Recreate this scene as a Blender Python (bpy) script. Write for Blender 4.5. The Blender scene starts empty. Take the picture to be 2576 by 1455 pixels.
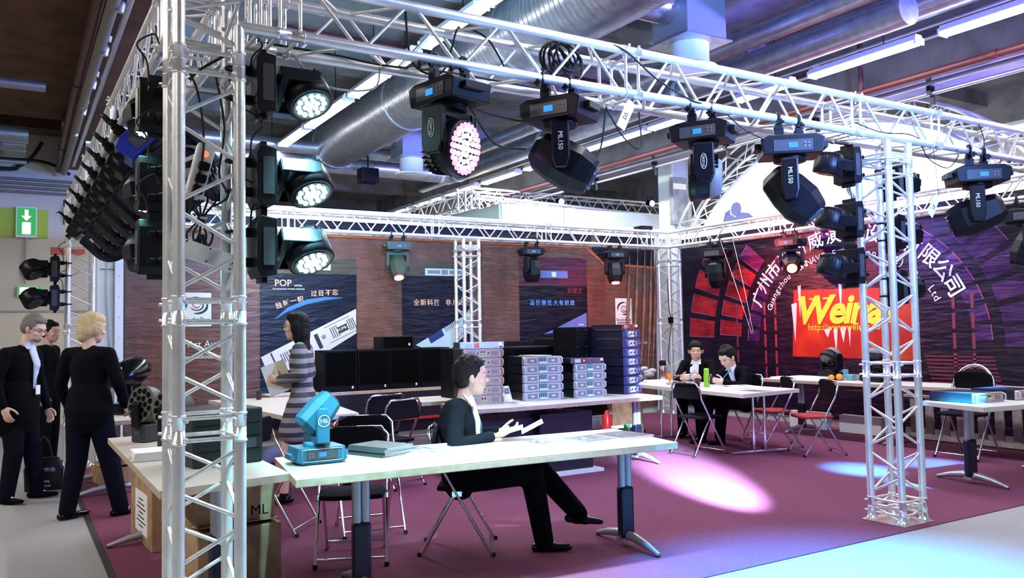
import bpy, bmesh, math, random
from math import sin, cos, pi, radians as R
from mathutils import Vector as V, Matrix as M, Euler
random.seed(7)
scene = bpy.context.scene
COL = scene.collection
# ------------------------------------------------------------ camera
FPX = 2094.589
CAMP = V((-0.7239, -3.6784, 1.3939))
YAW, PIT, ROL = R(31.47879), R(2.87457), R(-1.08781)
Fv = V((sin(YAW)*cos(PIT), cos(YAW)*cos(PIT), sin(PIT)))
R0 = V((cos(YAW), -sin(YAW), 0)); U0 = R0.cross(Fv)
Rv = R0*cos(ROL) + U0*sin(ROL); Uv = U0*cos(ROL) - R0*sin(ROL)
cd = bpy.data.cameras.new('camera'); cam = bpy.data.objects.new('camera', cd); COL.objects.link(cam)
mw = M((Rv, Uv, -Fv)).transposed().to_4x4(); mw.translation = CAMP
cam.matrix_world = mw
cd.sensor_width = 36; cd.lens = FPX/2576*36; cd.clip_start = .05; cd.clip_end = 200
scene.camera = cam
# ------------------------------------------------------------ world, exposure
w = bpy.data.worlds.new('world'); scene.world = w; w.use_nodes = True
w.node_tree.nodes['Background'].inputs[0].default_value = (.55, .6, .75, 1)
w.node_tree.nodes['Background'].inputs[1].default_value = .05
vs = scene.view_settings
vs.view_transform = 'Standard'; vs.look = 'None'; vs.gamma = 1; vs.exposure = .68
vs.use_curve_mapping = False

def lamp(kind, loc, to, col, power, name='stage_beam_light', **k):
    d = bpy.data.lights.new(name, kind); d.color = col; d.energy = power
    for a, b in k.items(): setattr(d, a, b)
    o = bpy.data.objects.new(name, d); COL.objects.link(o); o.location = loc
    o.rotation_euler = (V(to)-V(loc)).to_track_quat('-Z', 'Y').to_euler()
    return o
# (every fluorescent batten of the hall carries its own lamp, in its builder)
TUBE = (.93, .95, 1); BATTEN_W = 22
# blue ceiling wash: added spots without fixtures, standing in for unseen led heads
lamp('SPOT', (9.5, -1.5, 2.9), (6.0, 2.5, 5.2), (.2, .17, 1), 5200, spot_size=R(110), spot_blend=1, shadow_soft_size=.2)
lamp('SPOT', (1.6, 1.2, 2.95), (4.4, 7.4, 5.2), (.35, .7, 1), 900, spot_size=R(95), spot_blend=1, shadow_soft_size=.2)
lamp('SPOT', (3.5, -3.0, 2.9), (3.8, 4, 5.0), (.16, .35, 1), 1700, spot_size=R(110), spot_blend=1, shadow_soft_size=.2)
# beams of the booth's own heads
lamp('SPOT', (3.62, -.12, 1.98), (4.72, 2.0, 0), (.5, .68, 1), 9500, spot_size=R(52), spot_blend=1, shadow_soft_size=.05).scale = (.34, 1, 1)
lamp('SPOT', (5.6, -.15, 1.95), (6.28, 1.42, 0), (.03, .45, 1), 9000, spot_size=R(17), spot_blend=1, shadow_soft_size=.04)
lamp('SPOT', (6.5, -.1, 2.25), (6.15, .74, 0), (.03, .55, 1), 8000, spot_size=R(16), spot_blend=1, shadow_soft_size=.04)
lamp('SPOT', (7.2, -.1, 2.25), (7.1, 1.25, 0), (.03, .35, 1), 6000, spot_size=R(18), spot_blend=1, shadow_soft_size=.04)
lamp('SPOT', (.52, -.02, 2.05), (.75, .45, .7), (.35, .88, 1), 900, spot_size=R(60), spot_blend=1, shadow_soft_size=.06)
lamp('SPOT', (1.25, .1, 2.2), (1.75, .4, .7), (.4, .85, 1), 1000, spot_size=R(55), spot_blend=1, shadow_soft_size=.06)
lamp('SPOT', (2.8, -.35, 2.0), (3.05, -.75, 0), (.03, .45, 1), 1500, spot_size=R(78), spot_blend=1, shadow_soft_size=.05)
for z in (2.36, 1.97, 1.64): lamp('SPOT', (.40, -.10, z), (.46, -.12, .7), (.3, .9, 1), 130, spot_size=R(75), spot_blend=1, shadow_soft_size=.05)
for z in (2.28, 1.94): lamp('SPOT', (-.22, .25, z), (-.22, .2, .7), (.3, .95, .9), 5, spot_size=R(80), spot_blend=1, shadow_soft_size=.05)
lamp('SPOT', (1.25, -.2, 2.15), (1.9, -1.0, 1.2), (.5, .25, 1), 120, spot_size=R(100), spot_blend=1, shadow_soft_size=.1)
lamp('SPOT', (1.35, -.2, 2.3), (2.9, 1.6, 0), (.5, .2, 1), 60, spot_size=R(90), spot_blend=1, shadow_soft_size=.1)
lamp('SPOT', (6.3, 6.0, 2.2), (7.4, 6.97, 1.9), (1, .12, .05), 60, spot_size=R(70), spot_blend=1, shadow_soft_size=.05)
lamp('SPOT', (7.2, 5.0, 2.6), (8.97, 4.2, 1.9), (1, .15, .15), 320, spot_size=R(85), spot_blend=1, shadow_soft_size=.05)  # red spot added to enrich the right banner, no head hangs here
lamp('SPOT', (7.4, 3.2, 2.7), (8.97, 3.0, 2.4), (.3, .2, 1), 120, spot_size=R(95), spot_blend=1, shadow_soft_size=.05)  # blue banner spot, likewise added without a fixture
lamp('SPOT', (2.2, 5.6, 2.5), (2.6, 6.97, 2.0), (.85, 1, .95), 42, spot_size=R(120), spot_blend=1, shadow_soft_size=.1)

# ------------------------------------------------------------ materials
MATS = {}
def mat(name, col=(.8, .8, .8), rough=.5, metal=0, emit=None, es=0, noise=None, bump=0, bscale=40, spec=.5, alpha=1, trans=0):
    if name in MATS: return MATS[name]
    m = bpy.data.materials.new(name); m.use_nodes = True; nt = m.node_tree; b = nt.nodes['Principled BSDF']
    b.inputs['Base Color'].default_value = (*col, 1); b.inputs['Roughness'].default_value = rough
    b.inputs['Metallic'].default_value = metal; b.inputs['Specular IOR Level'].default_value = spec
    if alpha < 1: b.inputs['Alpha'].default_value = alpha
    if trans: b.inputs['Transmission Weight'].default_value = trans
    if emit: b.inputs['Emission Color'].default_value = (*emit, 1); b.inputs['Emission Strength'].default_value = es
    if noise or bump:
        tc = nt.nodes.new('ShaderNodeTexCoord')
        n = nt.nodes.new('ShaderNodeTexNoise'); n.inputs['Detail'].default_value = 5
        nt.links.new(tc.outputs['Object'], n.inputs['Vector'])
    if noise:
        sc_, c2, lo, hi = noise
        n.inputs['Scale'].default_value = sc_
        r = nt.nodes.new('ShaderNodeValToRGB'); r.color_ramp.elements[0].position = lo; r.color_ramp.elements[1].position = hi
        r.color_ramp.elements[0].color = (*col, 1); r.color_ramp.elements[1].color = (*c2, 1)
        nt.links.new(n.outputs['Fac'], r.inputs[0]); nt.links.new(r.outputs[0], b.inputs['Base Color'])
    if bump:
        n2 = nt.nodes.new('ShaderNodeTexNoise'); n2.inputs['Scale'].default_value = bscale; n2.inputs['Detail'].default_value = 4
        nt.links.new(tc.outputs['Object'], n2.inputs['Vector'])
        bp = nt.nodes.new('ShaderNodeBump'); bp.inputs['Strength'].default_value = bump; bp.inputs['Distance'].default_value = .02
        nt.links.new(n2.outputs['Fac'], bp.inputs['Height']); nt.links.new(bp.outputs[0], b.inputs['Normal'])
    MATS[name] = m
    return m
def emis(name, col, s): return mat(name, (0, 0, 0), .5, emit=col, es=s)
ALU = mat('brushed aluminium', (.86, .85, .83), .38, .6, noise=(6, (.68, .68, .69), .35, .7), bump=.05, bscale=60)
ALU2 = mat('bright aluminium coupler', (.88, .88, .9), .22, .65)
CHROME = mat('chrome', (.8, .82, .86), .1, 1)
BLACK = mat('black plastic', (.002, .002, .003), .55, spec=.15, bump=.1, bscale=200)
BLACKG = mat('glossy black', (.003, .003, .004), .2, spec=.35)
SATIN = mat('satin black metal', (.003, .003, .006), .42, spec=.25)
GREYP = mat('grey housing', (.19, .17, .18), .5)
RUB = mat('black rubber', (.01, .01, .01), .8)
WHITE = mat('white laminate', (.62, .58, .52), .4)
BIRCH = mat('birch table edge', (.45, .33, .23), .5, noise=(20, (.52, .40, .29), .4, .6))
WHITEP = mat('white paint', (.8, .81, .8), .6)
LEDW = emis('cyan white led', (.4, .9, 1), 30)
SCRB = emis('blue display', (.02, .22, .9), 1.1)
CONC = mat('concrete', (.2, .185, .175), .9, noise=(3, (.13, .12, .115), .4, .65), bump=.3, bscale=25)
BLKF = mat('black cloth', (.004, .004, .006), .9, spec=.15)
PAPER = mat('white paper', (.85, .86, .88), .7)

# ------------------------------------------------------------ mesh builder
class MB:
    def __init__(s): s.v = []; s.f = []; s.sm = []; s.mi = []; s.m = 0; s.x = M.Identity(4)
    def add(s, vs, fs, smooth=False, x=None):
        k = len(s.v); T = s.x @ x if x is not None else s.x
        s.v += [T @ V(p) for p in vs]; s.f += [[i+k for i in f] for f in fs]
        s.sm += [smooth]*len(fs); s.mi += [s.m]*len(fs); return s
    def box(s, c, d, rz=0, x=None, tx=1, ty=1):
        a, b, h = d[0]/2, d[1]/2, d[2]/2
        vs = [(-a, -b, -h), (a, -b, -h), (a, b, -h), (-a, b, -h), (-a*tx, -b*ty, h), (a*tx, -b*ty, h), (a*tx, b*ty, h), (-a*tx, b*ty, h)]
        T = M.Translation(c) @ M.Rotation(rz, 4, 'Z')
        if x is not None: T = T @ x
        return s.add(vs, [(3, 2, 1, 0), (4, 5, 6, 7), (0, 1, 5, 4), (1, 2, 6, 5), (2, 3, 7, 6), (3, 0, 4, 7)], x=T)
    def prism(s, poly, y0, y1, x=None):
        # polygon in XZ (counter-clockwise seen from -Y), extruded along Y
        n = len(poly)
        vs = [(p[0], y0, p[1]) for p in poly] + [(p[0], y1, p[1]) for p in poly]
        fs = [tuple(range(n)), tuple(range(2*n-1, n-1, -1))] + [(i+n, (i+1) % n+n, (i+1) % n, i) for i in range(n)]
        return s.add(vs, fs, x=x)
    def slab(s, poly, z0, z1, x=None):
        n = len(poly)
        vs = [(p[0], p[1], z0) for p in poly] + [(p[0], p[1], z1) for p in poly]
        fs = [tuple(range(n-1, -1, -1)), tuple(range(n, 2*n))] + [(i, (i+1) % n, (i+1) % n+n, i+n) for i in range(n)]
        return s.add(vs, fs, x=x)
    def tube(s, p, q, r, n=10, r2=None, caps=True, x=None):
        p, q = V(p), V(q); d = (q-p); L = d.length
        if L < 1e-7: return s
        T = M.Translation(p) @ d.to_track_quat('Z', 'Y').to_matrix().to_4x4()
        if x is not None: T = x @ T
        r2 = r if r2 is None else r2
        c = [(cos(2*pi*i/n), sin(2*pi*i/n)) for i in range(n)]
        s.add([(a*r, b*r, 0) for a, b in c]+[(a*r2, b*r2, L) for a, b in c], [(i, (i+1) % n, (i+1) % n+n, i+n) for i in range(n)], True, T)
        if caps:
            s.add([(a*r, b*r, 0) for a, b in c], [tuple(range(n-1, -1, -1))], False, T)
            s.add([(a*r2, b*r2, L) for a, b in c], [tuple(range(n))], False, T)
        return s
    def path(s, pts, r, n=8, closed=False, x=None):
        pts = [V(p) for p in pts]; N = len(pts); vs = []; fs = []; up = None
        for i, p in enumerate(pts):
            a = pts[(i-1) % N] if (closed or i > 0) else p; b = pts[(i+1) % N] if (closed or i < N-1) else p
            t = (b-a).normalized()
            if up is None: up = t.orthogonal().normalized()
            up = (up - t*up.dot(t)).normalized(); sd = t.cross(up)
            rr = r[i] if isinstance(r, (list, tuple)) else r
            vs += [p + (up*cos(2*pi*k/n)+sd*sin(2*pi*k/n))*rr for k in range(n)]
        for i in range(N if closed else N-1):
            j = (i+1) % N
            fs += [(i*n+k, i*n+(k+1) % n, j*n+(k+1) % n, j*n+k) for k in range(n)]
        s.add(vs, fs, True, x)
        if not closed:
            s.add(vs[:n], [tuple(range(n-1, -1, -1))], False, x); s.add(vs[-n:], [tuple(range(n))], False, x)
        return s
    def ell(s, c, rad, n=14, m=8, x=None):
        vs = [(0, 0, -1)]
        for j in range(1, m):
            ph = -pi/2+pi*j/m
            vs += [(cos(ph)*cos(2*pi*i/n), cos(ph)*sin(2*pi*i/n), sin(ph)) for i in range(n)]
        vs.append((0, 0, 1)); fs = [(0, 1+(i+1) % n, 1+i) for i in range(n)]
        for j in range(m-2):
            fs += [(1+j*n+i, 1+j*n+(i+1) % n, 1+(j+1)*n+(i+1) % n, 1+(j+1)*n+i) for i in range(n)]
        L = len(vs)-1; k = 1+(m-2)*n; fs += [(k+i, k+(i+1) % n, L) for i in range(n)]
        T = M.Translation(c) @ (x if x is not None else M.Identity(4)) @ M.Diagonal((*rad, 1))
        return s.add(vs, fs, True, T)
    def lathe(s, prof, n=20, x=None, caps=True):
        vs = []; fs = []
        for r, z in prof: vs += [(r*cos(2*pi*i/n), r*sin(2*pi*i/n), z) for i in range(n)]
        for j in range(len(prof)-1): fs += [(j*n+i, j*n+(i+1) % n, (j+1)*n+(i+1) % n, (j+1)*n+i) for i in range(n)]
        s.add(vs, fs, True, x)
        if caps:
            if prof[0][0] > 1e-5: s.add(vs[:n], [tuple(range(n-1, -1, -1))], False, x)
            if prof[-1][0] > 1e-5: s.add(vs[-n:], [tuple(range(n))], False, x)
        return s
    def mesh(s, name, mats):
        me = bpy.data.meshes.new(name); me.from_pydata([tuple(p) for p in s.v], [], s.f)
        for m in (mats if isinstance(mats, (list, tuple)) else [mats]): me.materials.append(m)
        me.polygons.foreach_set('use_smooth', s.sm); me.polygons.foreach_set('material_index', s.mi); me.update()
        return me
    def build(s, name, mats, parent=None, loc=None, rot=None, bevel=0, kind=None):
        o = bpy.data.objects.new(name, s.mesh(name, mats)); COL.objects.link(o)
        if parent: o.parent = parent
        if loc is not None: o.location = loc
        if rot is not None: o.rotation_euler = rot
        if bevel:
            b = o.modifiers.new('bevel', 'BEVEL'); b.width = bevel; b.segments = 2; b.limit_method = 'ANGLE'; b.angle_limit = R(40)
        if kind: o['kind'] = kind
        return o
def tag(o, label=None, cat=None, group=None, kind=None):
    if label: o['label'] = label
    if cat: o['category'] = cat
    if group: o['group'] = group
    if kind: o['kind'] = kind
    return o
def thing(name, label, cat, loc=(0, 0, 0), rz=0, group=None, kind=None):
    o = bpy.data.objects.new(name, None); COL.objects.link(o); o.empty_display_size = .05
    o.location = loc; o.rotation_euler = (0, 0, rz)
    return tag(o, label, cat, group, kind)
def copy_tree(o, parent=None):
    c = o.copy(); COL.objects.link(c)
    if parent: c.parent = parent
    for ch in list(o.children): copy_tree(ch, c)
    return c
_rods = {}
def rod(name, p, q, r, m, parent, n=8):
    k = (name, r, m.name, n)
    if k not in _rods: _rods[k] = MB().tube((0, 0, 0), (0, 0, 1), r, n).mesh(name, m)
    o = bpy.data.objects.new(name, _rods[k]); COL.objects.link(o); o.parent = parent
    p, q = V(p), V(q); d = q-p
    o.location = p; o.rotation_mode = 'QUATERNION'; o.rotation_quaternion = d.to_track_quat('Z', 'Y'); o.scale = (1, 1, d.length)
    return o
def text_mesh(s, size=.1, bold=0, shear=0, depth=.001, align='CENTER', sp=1, res=3):
    cu = bpy.data.curves.new('lettering', 'FONT'); cu.body = s; cu.size = size; cu.offset = bold; cu.shear = shear
    cu.extrude = depth; cu.align_x = align; cu.align_y = 'CENTER'; cu.space_character = sp; cu.resolution_u = res
    o = bpy.data.objects.new('lettering', cu); COL.objects.link(o)
    dg = bpy.context.evaluated_depsgraph_get()
    me = bpy.data.meshes.new_from_object(o.evaluated_get(dg)); bpy.data.objects.remove(o); bpy.data.curves.remove(cu)
    return me
def text(s, m, parent, mw_, size=.1, name='lettering', **k):
    me = text_mesh(s, size, **k); me.materials.clear(); me.materials.append(m)
    o = bpy.data.objects.new(name, me); COL.objects.link(o); o.parent = parent; o.matrix_local = mw_
    return o
def frame(o, xdir, ydir):  # matrix with local x and y axes along given directions
    X = V(xdir).normalized(); Y = V(ydir); Y = (Y-X*Y.dot(X)).normalized(); Z = X.cross(Y)
    m = M((X, Y, Z)).transposed().to_4x4(); m.translation = V(o); return m
def cable(pts, r=.006, m=None, label='black cable', cat='cable', group=None, parent=None, name='cable'):
    # smooth curve through the points
    P = [V(p) for p in pts]; out = []
    for i in range(len(P)-1):
        a = P[max(i-1, 0)]; b = P[i]; c = P[i+1]; d = P[min(i+2, len(P)-1)]
        for k in range(6):
            t = k/6; out.append(.5*((2*b)+(c-a)*t+(2*a-5*b+4*c-d)*t*t+(3*b-a-3*c+d)*t*t*t))
    out.append(P[-1])
    o = MB().path(out, r, 6).build(name, m or RUB, parent)
    if not parent: tag(o, label, cat, group)
    return o
# ray from the camera through a photograph pixel, met with a plane of the place
def ray(u, v): return Fv + Rv*((u-1288)/FPX) - Uv*((v-727.5)/FPX)
def atz(u, v, z): d = ray(u, v); return CAMP + d*((z-CAMP.z)/d.z)
def atx(u, v, x): d = ray(u, v); return CAMP + d*((x-CAMP.x)/d.x)
def aty(u, v, y): d = ray(u, v); return CAMP + d*((y-CAMP.y)/d.y)
XB, XC, YC, XE, ZL = 4.6913, 8.6401, 6.6366, 4.8596, 2.7055
ZU = ZL + .24; TT = .70
# ============================================================ setting
# aisle floor and the two carpets of the booth
FL = mat('grey aisle carpet', (.27, .26, .27), .95, noise=(90, (.36, .35, .36), .3, .7), bump=.4, bscale=400)
f = MB().box((4, 6, -.03), (34, 34, .06)).build('floor', FL); tag(f, kind='structure')
CARP = mat('magenta carpet', (.15, .028, .075), .95, noise=(70, (.20, .045, .105), .3, .7), bump=.5, bscale=500)
c = MB().slab([(-.16, -.19), (8.95, -.27), (8.95, 6.9), (.05, 6.9), (-.12, 4.5)], 0, .006).build('floor', CARP); tag(c, kind='structure')
MB().slab([(-.20, -.19), (-.16, -.19), (-.12, 4.5), (.05, 6.9), (.01, 6.9), (-.16, 4.5)], 0, .008).build('trim_1', mat('dark carpet tape', (.03, .02, .025), .8))['kind'] = 'structure'
# partitions
PW = mat('white partition', (.62, .68, .60), .6, noise=(2, (.7, .75, .68), .4, .6))
PS = mat('white partition frame', (.72, .78, .86), .4)
wb = MB().box((4.7, 7.05, 1.5), (9.0, .06, 3.0)).build('wall_back', PW); tag(wb, kind='structure')
for x in (.43, 8.66):
    o = MB().box((x, 6.985, 1.48), (.09, .05, 2.9)).build('trim_2', PS, wb)
    b = MB()
    for k in range(12): b.tube((x, 6.962, .2+k*.24), (x, 6.955, .2+k*.24), .007, 8)
    b.build('rivet', mat('rivet grey', (.3, .32, .36), .4, .6), o, kind='stuff')
MB().box((4.7, 6.98, 2.98), (9.0, .07, .16)).build('fascia_board', mat('white fascia', (.8, .84, .86), .5), wb)
MB().box((.33, 7.01, 2.2), (.2, .01, .012)).build('joint_line', GREYP, wb)
wr = MB().box((9.06, 2.6, 1.45), (.06, 8.5, 2.9)).build('wall_right', PW); tag(wr, kind='structure')
MB().box((8.985, 6.78, 1.42), (.06, .09, 2.8)).build('trim_2', PS, wr)
for y0, y1, zz in ((-1.6, 6.8, 2.93),):
    MB().box((8.99, (y0+y1)/2, zz), (.06, y1-y0, .14)).build('fascia_board', mat('white fascia'), wr)
# hall shell
HW = mat('beige hall wall', (.56, .52, .47), .8, noise=(1.5, (.6, .56, .51), .4, .6))
h = MB().box((-4.9, 12.1, 2.6), (12.2, .2, 5.2)).build('wall_hall', HW); tag(h, kind='structure')
MB().box((-4.9, 11.98, .93), (12.2, .04, 1.86)).build('wainscot', mat('light wainscot', (.64, .58, .50), .6), h)
MB().box((-4.9, 11.97, 1.86), (12.2, .06, .03)).build('dado_rail', mat('grey rail', (.35, .32, .3), .6), h)
h2 = MB().box((10, 23.1, 2.6), (30, .2, 5.2)).build('wall_far', mat('dim hall wall', (.25, .24, .23), .8)); tag(h2, kind='structure')
h3 = MB().box((21.1, 6, 2.6), (.2, 34, 5.2)).build('wall_hall_right', mat('dim hall wall')); tag(h3, kind='structure')
cl = MB().box((4, 6, 5.25), (34.5, 34.5, .1)).build('ceiling', CONC); tag(cl, kind='structure')
DKC = mat('dark brown concrete', (.13, .055, .024), .9, noise=(3, (.07, .03, .014), .4, .65), bump=.3, bscale=25)
for y in (3.6, 5.6, 7.6, 9.6, 11.4):
    b = MB().box((-5.6, y, 4.95), (11.4, .5, .5)).build('ceiling_beam', DKC); tag(b, kind='structure')
for y in (-2, 1.0, 4.0, 7.0, 10, 13, 16, 19):
    b = MB().box((10, y, 5.08), (19.4, .34, .24)).build('ceiling_beam', CONC); tag(b, kind='structure')
for x, z, wd, ht in ((8.75, 4.72, .5, .96), (.35, 4.72, .5, .96), (13.5, 4.6, .6, 1.2)):
    b = MB().box((x, 6, z), (wd, 33, ht)).build('ceiling_beam', CONC if x > 1 else DKC); tag(b, kind='structure')
sl = MB().box((-5.6, 4, 4.62), (11.2, 12, .05)).build('ceiling_panel', DKC); tag(sl, kind='structure')
# hall column beside the far corner with a metal box
pc = MB().box((9.65, 7.55, 2.6), (.46, .36, 5.2)).build('hall_column', mat('cream column', (.72, .72, .64), .7)); tag(pc, kind='structure')

GAL = mat('galvanised duct', (.5, .5, .52), .33, .85, noise=(9, (.4, .4, .43), .4, .6), bump=.1, bscale=15)
GALC = mat('corrugated duct', (.55, .55, .57), .25, .9)
REDP = mat('dark red pipe paint', (.075, .010, .012), .5)
def duct(name, label, p, q, r, ringstep=0, m=GAL, cat='duct', ringr=.012):
    t = thing(name, label, cat, p); p, q = V(p), V(q); d = q-p; L = d.length; dn = d/L
    MB().tube((0, 0, 0), d, r, 28, caps=False).build('pipe_wall', m, t)
    if ringstep:
        b = MB(); k = ringstep
        while k < L:
            b.tube(dn*(k-.006), dn*(k+.006), r+ringr*.4, 28, caps=False); k += ringstep
        b.build('spiral_seam', m, t, kind='stuff')
        k = .9
        while k < L:
            b = MB().tube(dn*(k-.035), dn*(k+.035), r+ringr, 28).build('collar', m, t); k += 2.9
    return t
duct('air_duct', 'large spiral-wound silver air duct running above the booth', (3.97, -3, 4.55), (3.97, 22.5, 4.55), .40, .075)
# silver pipe pair with its elbow
def bent(name, label, x, y, z, r):
    t = thing(name, label, 'pipe', (x, y, z))
    MB().tube((0, -9, 0), (0, -.25, 0), r, 20).build('pipe_run', GAL, t)
    MB().path([(0, -.25, 0), (-.02, -.1, 0), (-.1, -.02, 0), (-.25, 0, 0)], r, 20).build('elbow', GAL, t)
    MB().tube((-.25, 0, 0), (-6, 0, 0), r, 20).build('pipe_run', GAL, t)
    for p, q in (((0, -.28, 0), (0, -.22, 0)), ((-.22, 0, 0), (-.28, 0, 0)), ((0, -3, 0), (0, -3.05, 0)), ((0, -6, 0), (0, -6.05, 0))):
        MB().tube(p, q, r+.008, 20).build('pipe_clamp', ALU2, t)
bent('ceiling_pipe', 'thinner upper silver pipe of the bent pair over the booth centre', 5.95, 9.4, 4.42, .11)
bent('ceiling_pipe', 'wider lower silver pipe of the bent pair over the booth centre', 6.27, 9.75, 4.25, .15)
duct('air_duct', 'wide smooth silver duct beside the right row of tube lights', (6.72, -6, 4.45), (6.72, 12, 4.45), .14, 0)
# branch boxes with round diffusers
def branch(x, y, s, label, nr=12):
    t = thing('duct_branch', label, 'air duct', (x, y, 4.35))
    MB().box((0, 0, .18), (.52*s, .5*s, .62)).build('plenum_box', mat('blue grey sheet metal', (.3, .32, .36), .5, .5), t, bevel=.01)
    MB().box((0, 0, -.135), (.6*s, .58*s, .012)).build('flange', GAL, t)
    MB().lathe([(.19*s, -.14), (.19*s, -.34), (.22*s, -.36)], 28).build('collar', WHITEP, t)
    MB().lathe([(.22*s, -.36), (.27*s, -.38), (.27*s, -.39), (.1*s, -.375)], 28).build('diffuser_disc', WHITEP, t)
    b = MB(); k = 0
    prof = []
    for k in range(nr): prof += [(.17*s, k*.026), (.18*s, k*.026+.013)]
    b.lathe(prof, 24, x=M.Translation((-.26*s, 0, .2)) @ M.Rotation(-pi/2, 4, 'Y')).build('corrugated_hose', GALC, t)
branch(4.92, 8.6, 1.0, 'blue-grey duct box with white round diffuser, left of the bent pipes')
branch(5.1, 2.35, 1.0, 'blue-grey duct box with white round diffuser above the front truss', 18)
sp = MB().box((0, 0, 0), (.3, .24, .24)).build('ceiling_speaker', BLACK, loc=(4.45, 9.3, 4.02), bevel=.01); tag(sp, 'small black speaker box hung under the ceiling beside the white diffuser', 'speaker')
MB().box((0, 0, .4), (.02, .02, .6)).build('hanger', SATIN, sp)
# red sprinkler pipes
def pipe(label, pts, r, m, cat='pipe', name='sprinkler_pipe'):
    t = thing(name, label, cat, pts[0]); o = V(pts[0])
    for a, b in zip(pts[:-1], pts[1:]):
        MB().tube(V(a)-o, V(b)-o, r, 12).build('pipe_run', m, t)
        MB().tube(V(a)-o-(V(b)-V(a)).normalized()*.03, V(a)-o+(V(b)-V(a)).normalized()*.05, r+.01, 12).build('pipe_coupling', m, t)
    return t
p = pipe('dark red sprinkler pipe along the right beam', [(8.15, -5, 4.2), (8.15, 1, 4.2), (8.15, 5, 4.2), (8.15, 12, 4.2)], .045, REDP)
MB().tube((.0, 7.6, 0), (0, 7.6, .6), .03, 10).build('riser', REDP, p)
pipe('dark red sprinkler pipe rising in the dark upper left corner', [(-.08, 3, 4.2), (-.05, 6.5, 4.2), (0, 10, 4.2), (.05, 11.9, 4.2)], .05, REDP)
pipe('dark red crosswise pipe behind the front truss', [(2.0, 5.5, 4.85), (9, 5.5, 4.85)], .04, REDP)
SLV = mat('silver conduit', (.5, .5, .52), .35, .8)
for i, (x, z, r) in enumerate(((8.38, 4.16, .028), (8.44, 4.05, .022), (8.0, 4.55, .02), (7.85, 4.62, .018))):
    t = pipe(['upper thick silver conduit clipped to the right beam', 'lower thin silver conduit clipped to the right beam', 'thin conduit above the dark red pipe', 'thinnest high conduit beside the light row'][i], [(x, -5, z), (x, 3, z), (x, 12, z)], r, SLV, 'conduit', 'conduit')
    if i < 2:
        for k in range(9): MB().box((.03, .5+k*1.6, -.02), (.03, .05, .22)).build('bracket', SATIN, t)
for i, (x, z, w_) in enumerate(((6.98, 4.62, .10), (7.14, 4.6, .06), (7.3, 4.55, .12))):
    o = MB().box((0, 0, 0), (w_, 18, .05)).build('cable_tray', mat('pale cable tray', (.5, .5, .54), .45, .4), loc=(x, 3, z)); tag(o, ['wide cable tray between silver duct and light row', 'narrow cable tray between the two wider trays', 'pale cable tray carrying the right light row'][i], 'cable tray')
for i, (y, z, r) in enumerate(((6.6, 4.15, .06), (9.4, 4.2, .12), (10.6, 4.3, .10), (10.1, 3.95, .03))):
    pipe(['pale crosswise pipe nearest in the dark upper left', 'thick silver crosswise pipe in the dark upper left', 'second thick silver crosswise pipe, behind the first', 'thin pale strip pipe below the thick silver ones'][i], [(-8, y, z), (-.45 if i else -.35, y, z)], r, mat('dull silver pipe', (.3, .3, .3), .4, .7), 'pipe', 'ceiling_pipe')
# cables and conduits in the left upper corner, along the wall top
for i in range(4):
    pipe(['lowest','second lowest','third','highest'][i]+' grey cable conduit along the top of the beige wall', [(-6, 11.9, 3.8+i*.07), (.3, 11.9, 3.8+i*.07)], .02, mat('grey conduit', (.2, .17, .14), .6), 'conduit', 'conduit')
cable([(-6, 11.7, 4.15), (-1.2, 11.7, 4.12), (-.5, 11.7, 4.2), (-.2, 11.7, 4.6)], .03, label='thick black cable curving up at the wall corner')
cable([(-6, 11.7, 4.3), (-1.2, 11.7, 4.28), (-.2, 11.7, 4.28), (.2, 11.7, 4.1)], .025, label='thick black cable running level at the wall corner')
lt = pipe('bundle of conduits rising with the left truss', [(.0, 2, 4.1), (.04, 7, 4.1), (.1, 11.5, 4.1)], .05, mat('grey conduit'), 'conduit', 'conduit')
for k in range(6): MB().tube((.06, k*1.2+.4, -.07), (.1, k*1.2+.4, .12), .03, 8).build('pipe_clamp', SLV, lt)
MB().tube((.12, 0, .03), (.2, 9, .03), .03, 10).build('pipe_run', SLV, lt)
# fluorescent battens
TUBEM = emis('fluorescent tube', (.95, .97, 1), 14)
REFL = mat('white batten housing', (.75, .77, .8), .5)
def batten(x, y0, y1, label, group):
    t = thing('tube_light', label, 'ceiling light', (x, y0, 4.4), 0, group); L = y1-y0
    MB().prism([(-.05, .05), (-.085, -.02), (.085, -.02), (.05, .05)][::-1], 0, L).build('housing', REFL, t)
    MB().box((0, L/2, -.035), (.13, L-.06, .03)).build('diffuser', TUBEM, t)
    for yy in (0, L): MB().box((0, yy, -.02), (.16, .02, .07)).build('end_cap', REFL, t)
    MB().tube((0, L*.3, .05), (0, L*.3, .8), .006, 6).build('hanger', SATIN, t)
    la = lamp('AREA', (x, (y0+y1)/2, 4.4-.053), (x, (y0+y1)/2, 0), TUBE if x > -1 else (1, .93, .84), BATTEN_W*L*(1 if x > -1 else 2.2), 'tube_lamp', shape='RECTANGLE', size=.12, size_y=L-.08)
    la.rotation_euler = (0, 0, 0)
segs = [(1.4, 2.75), (2.84, 4.05), (4.28, 5.6-.45), (5.15, 6.12), (6.3, 7.88), (8.0, 9.2), (9.4, 10.8)]
tl = ['topmost tube light of the left row, over the big duct', 'second tube light of the left row, seen through the truss', 'third tube light of the left row, seen through the truss', 'tube light of the left row just above the spiral duct collar', 'long tube light of the left row right of the top LED head', 'tube light of the left row between the top and middle LED heads', 'lowest tube light of the left row, near the tower']
for (a, b), l in zip(segs, tl): batten(3.0, a, b, l, 'left row of tube lights')
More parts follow.
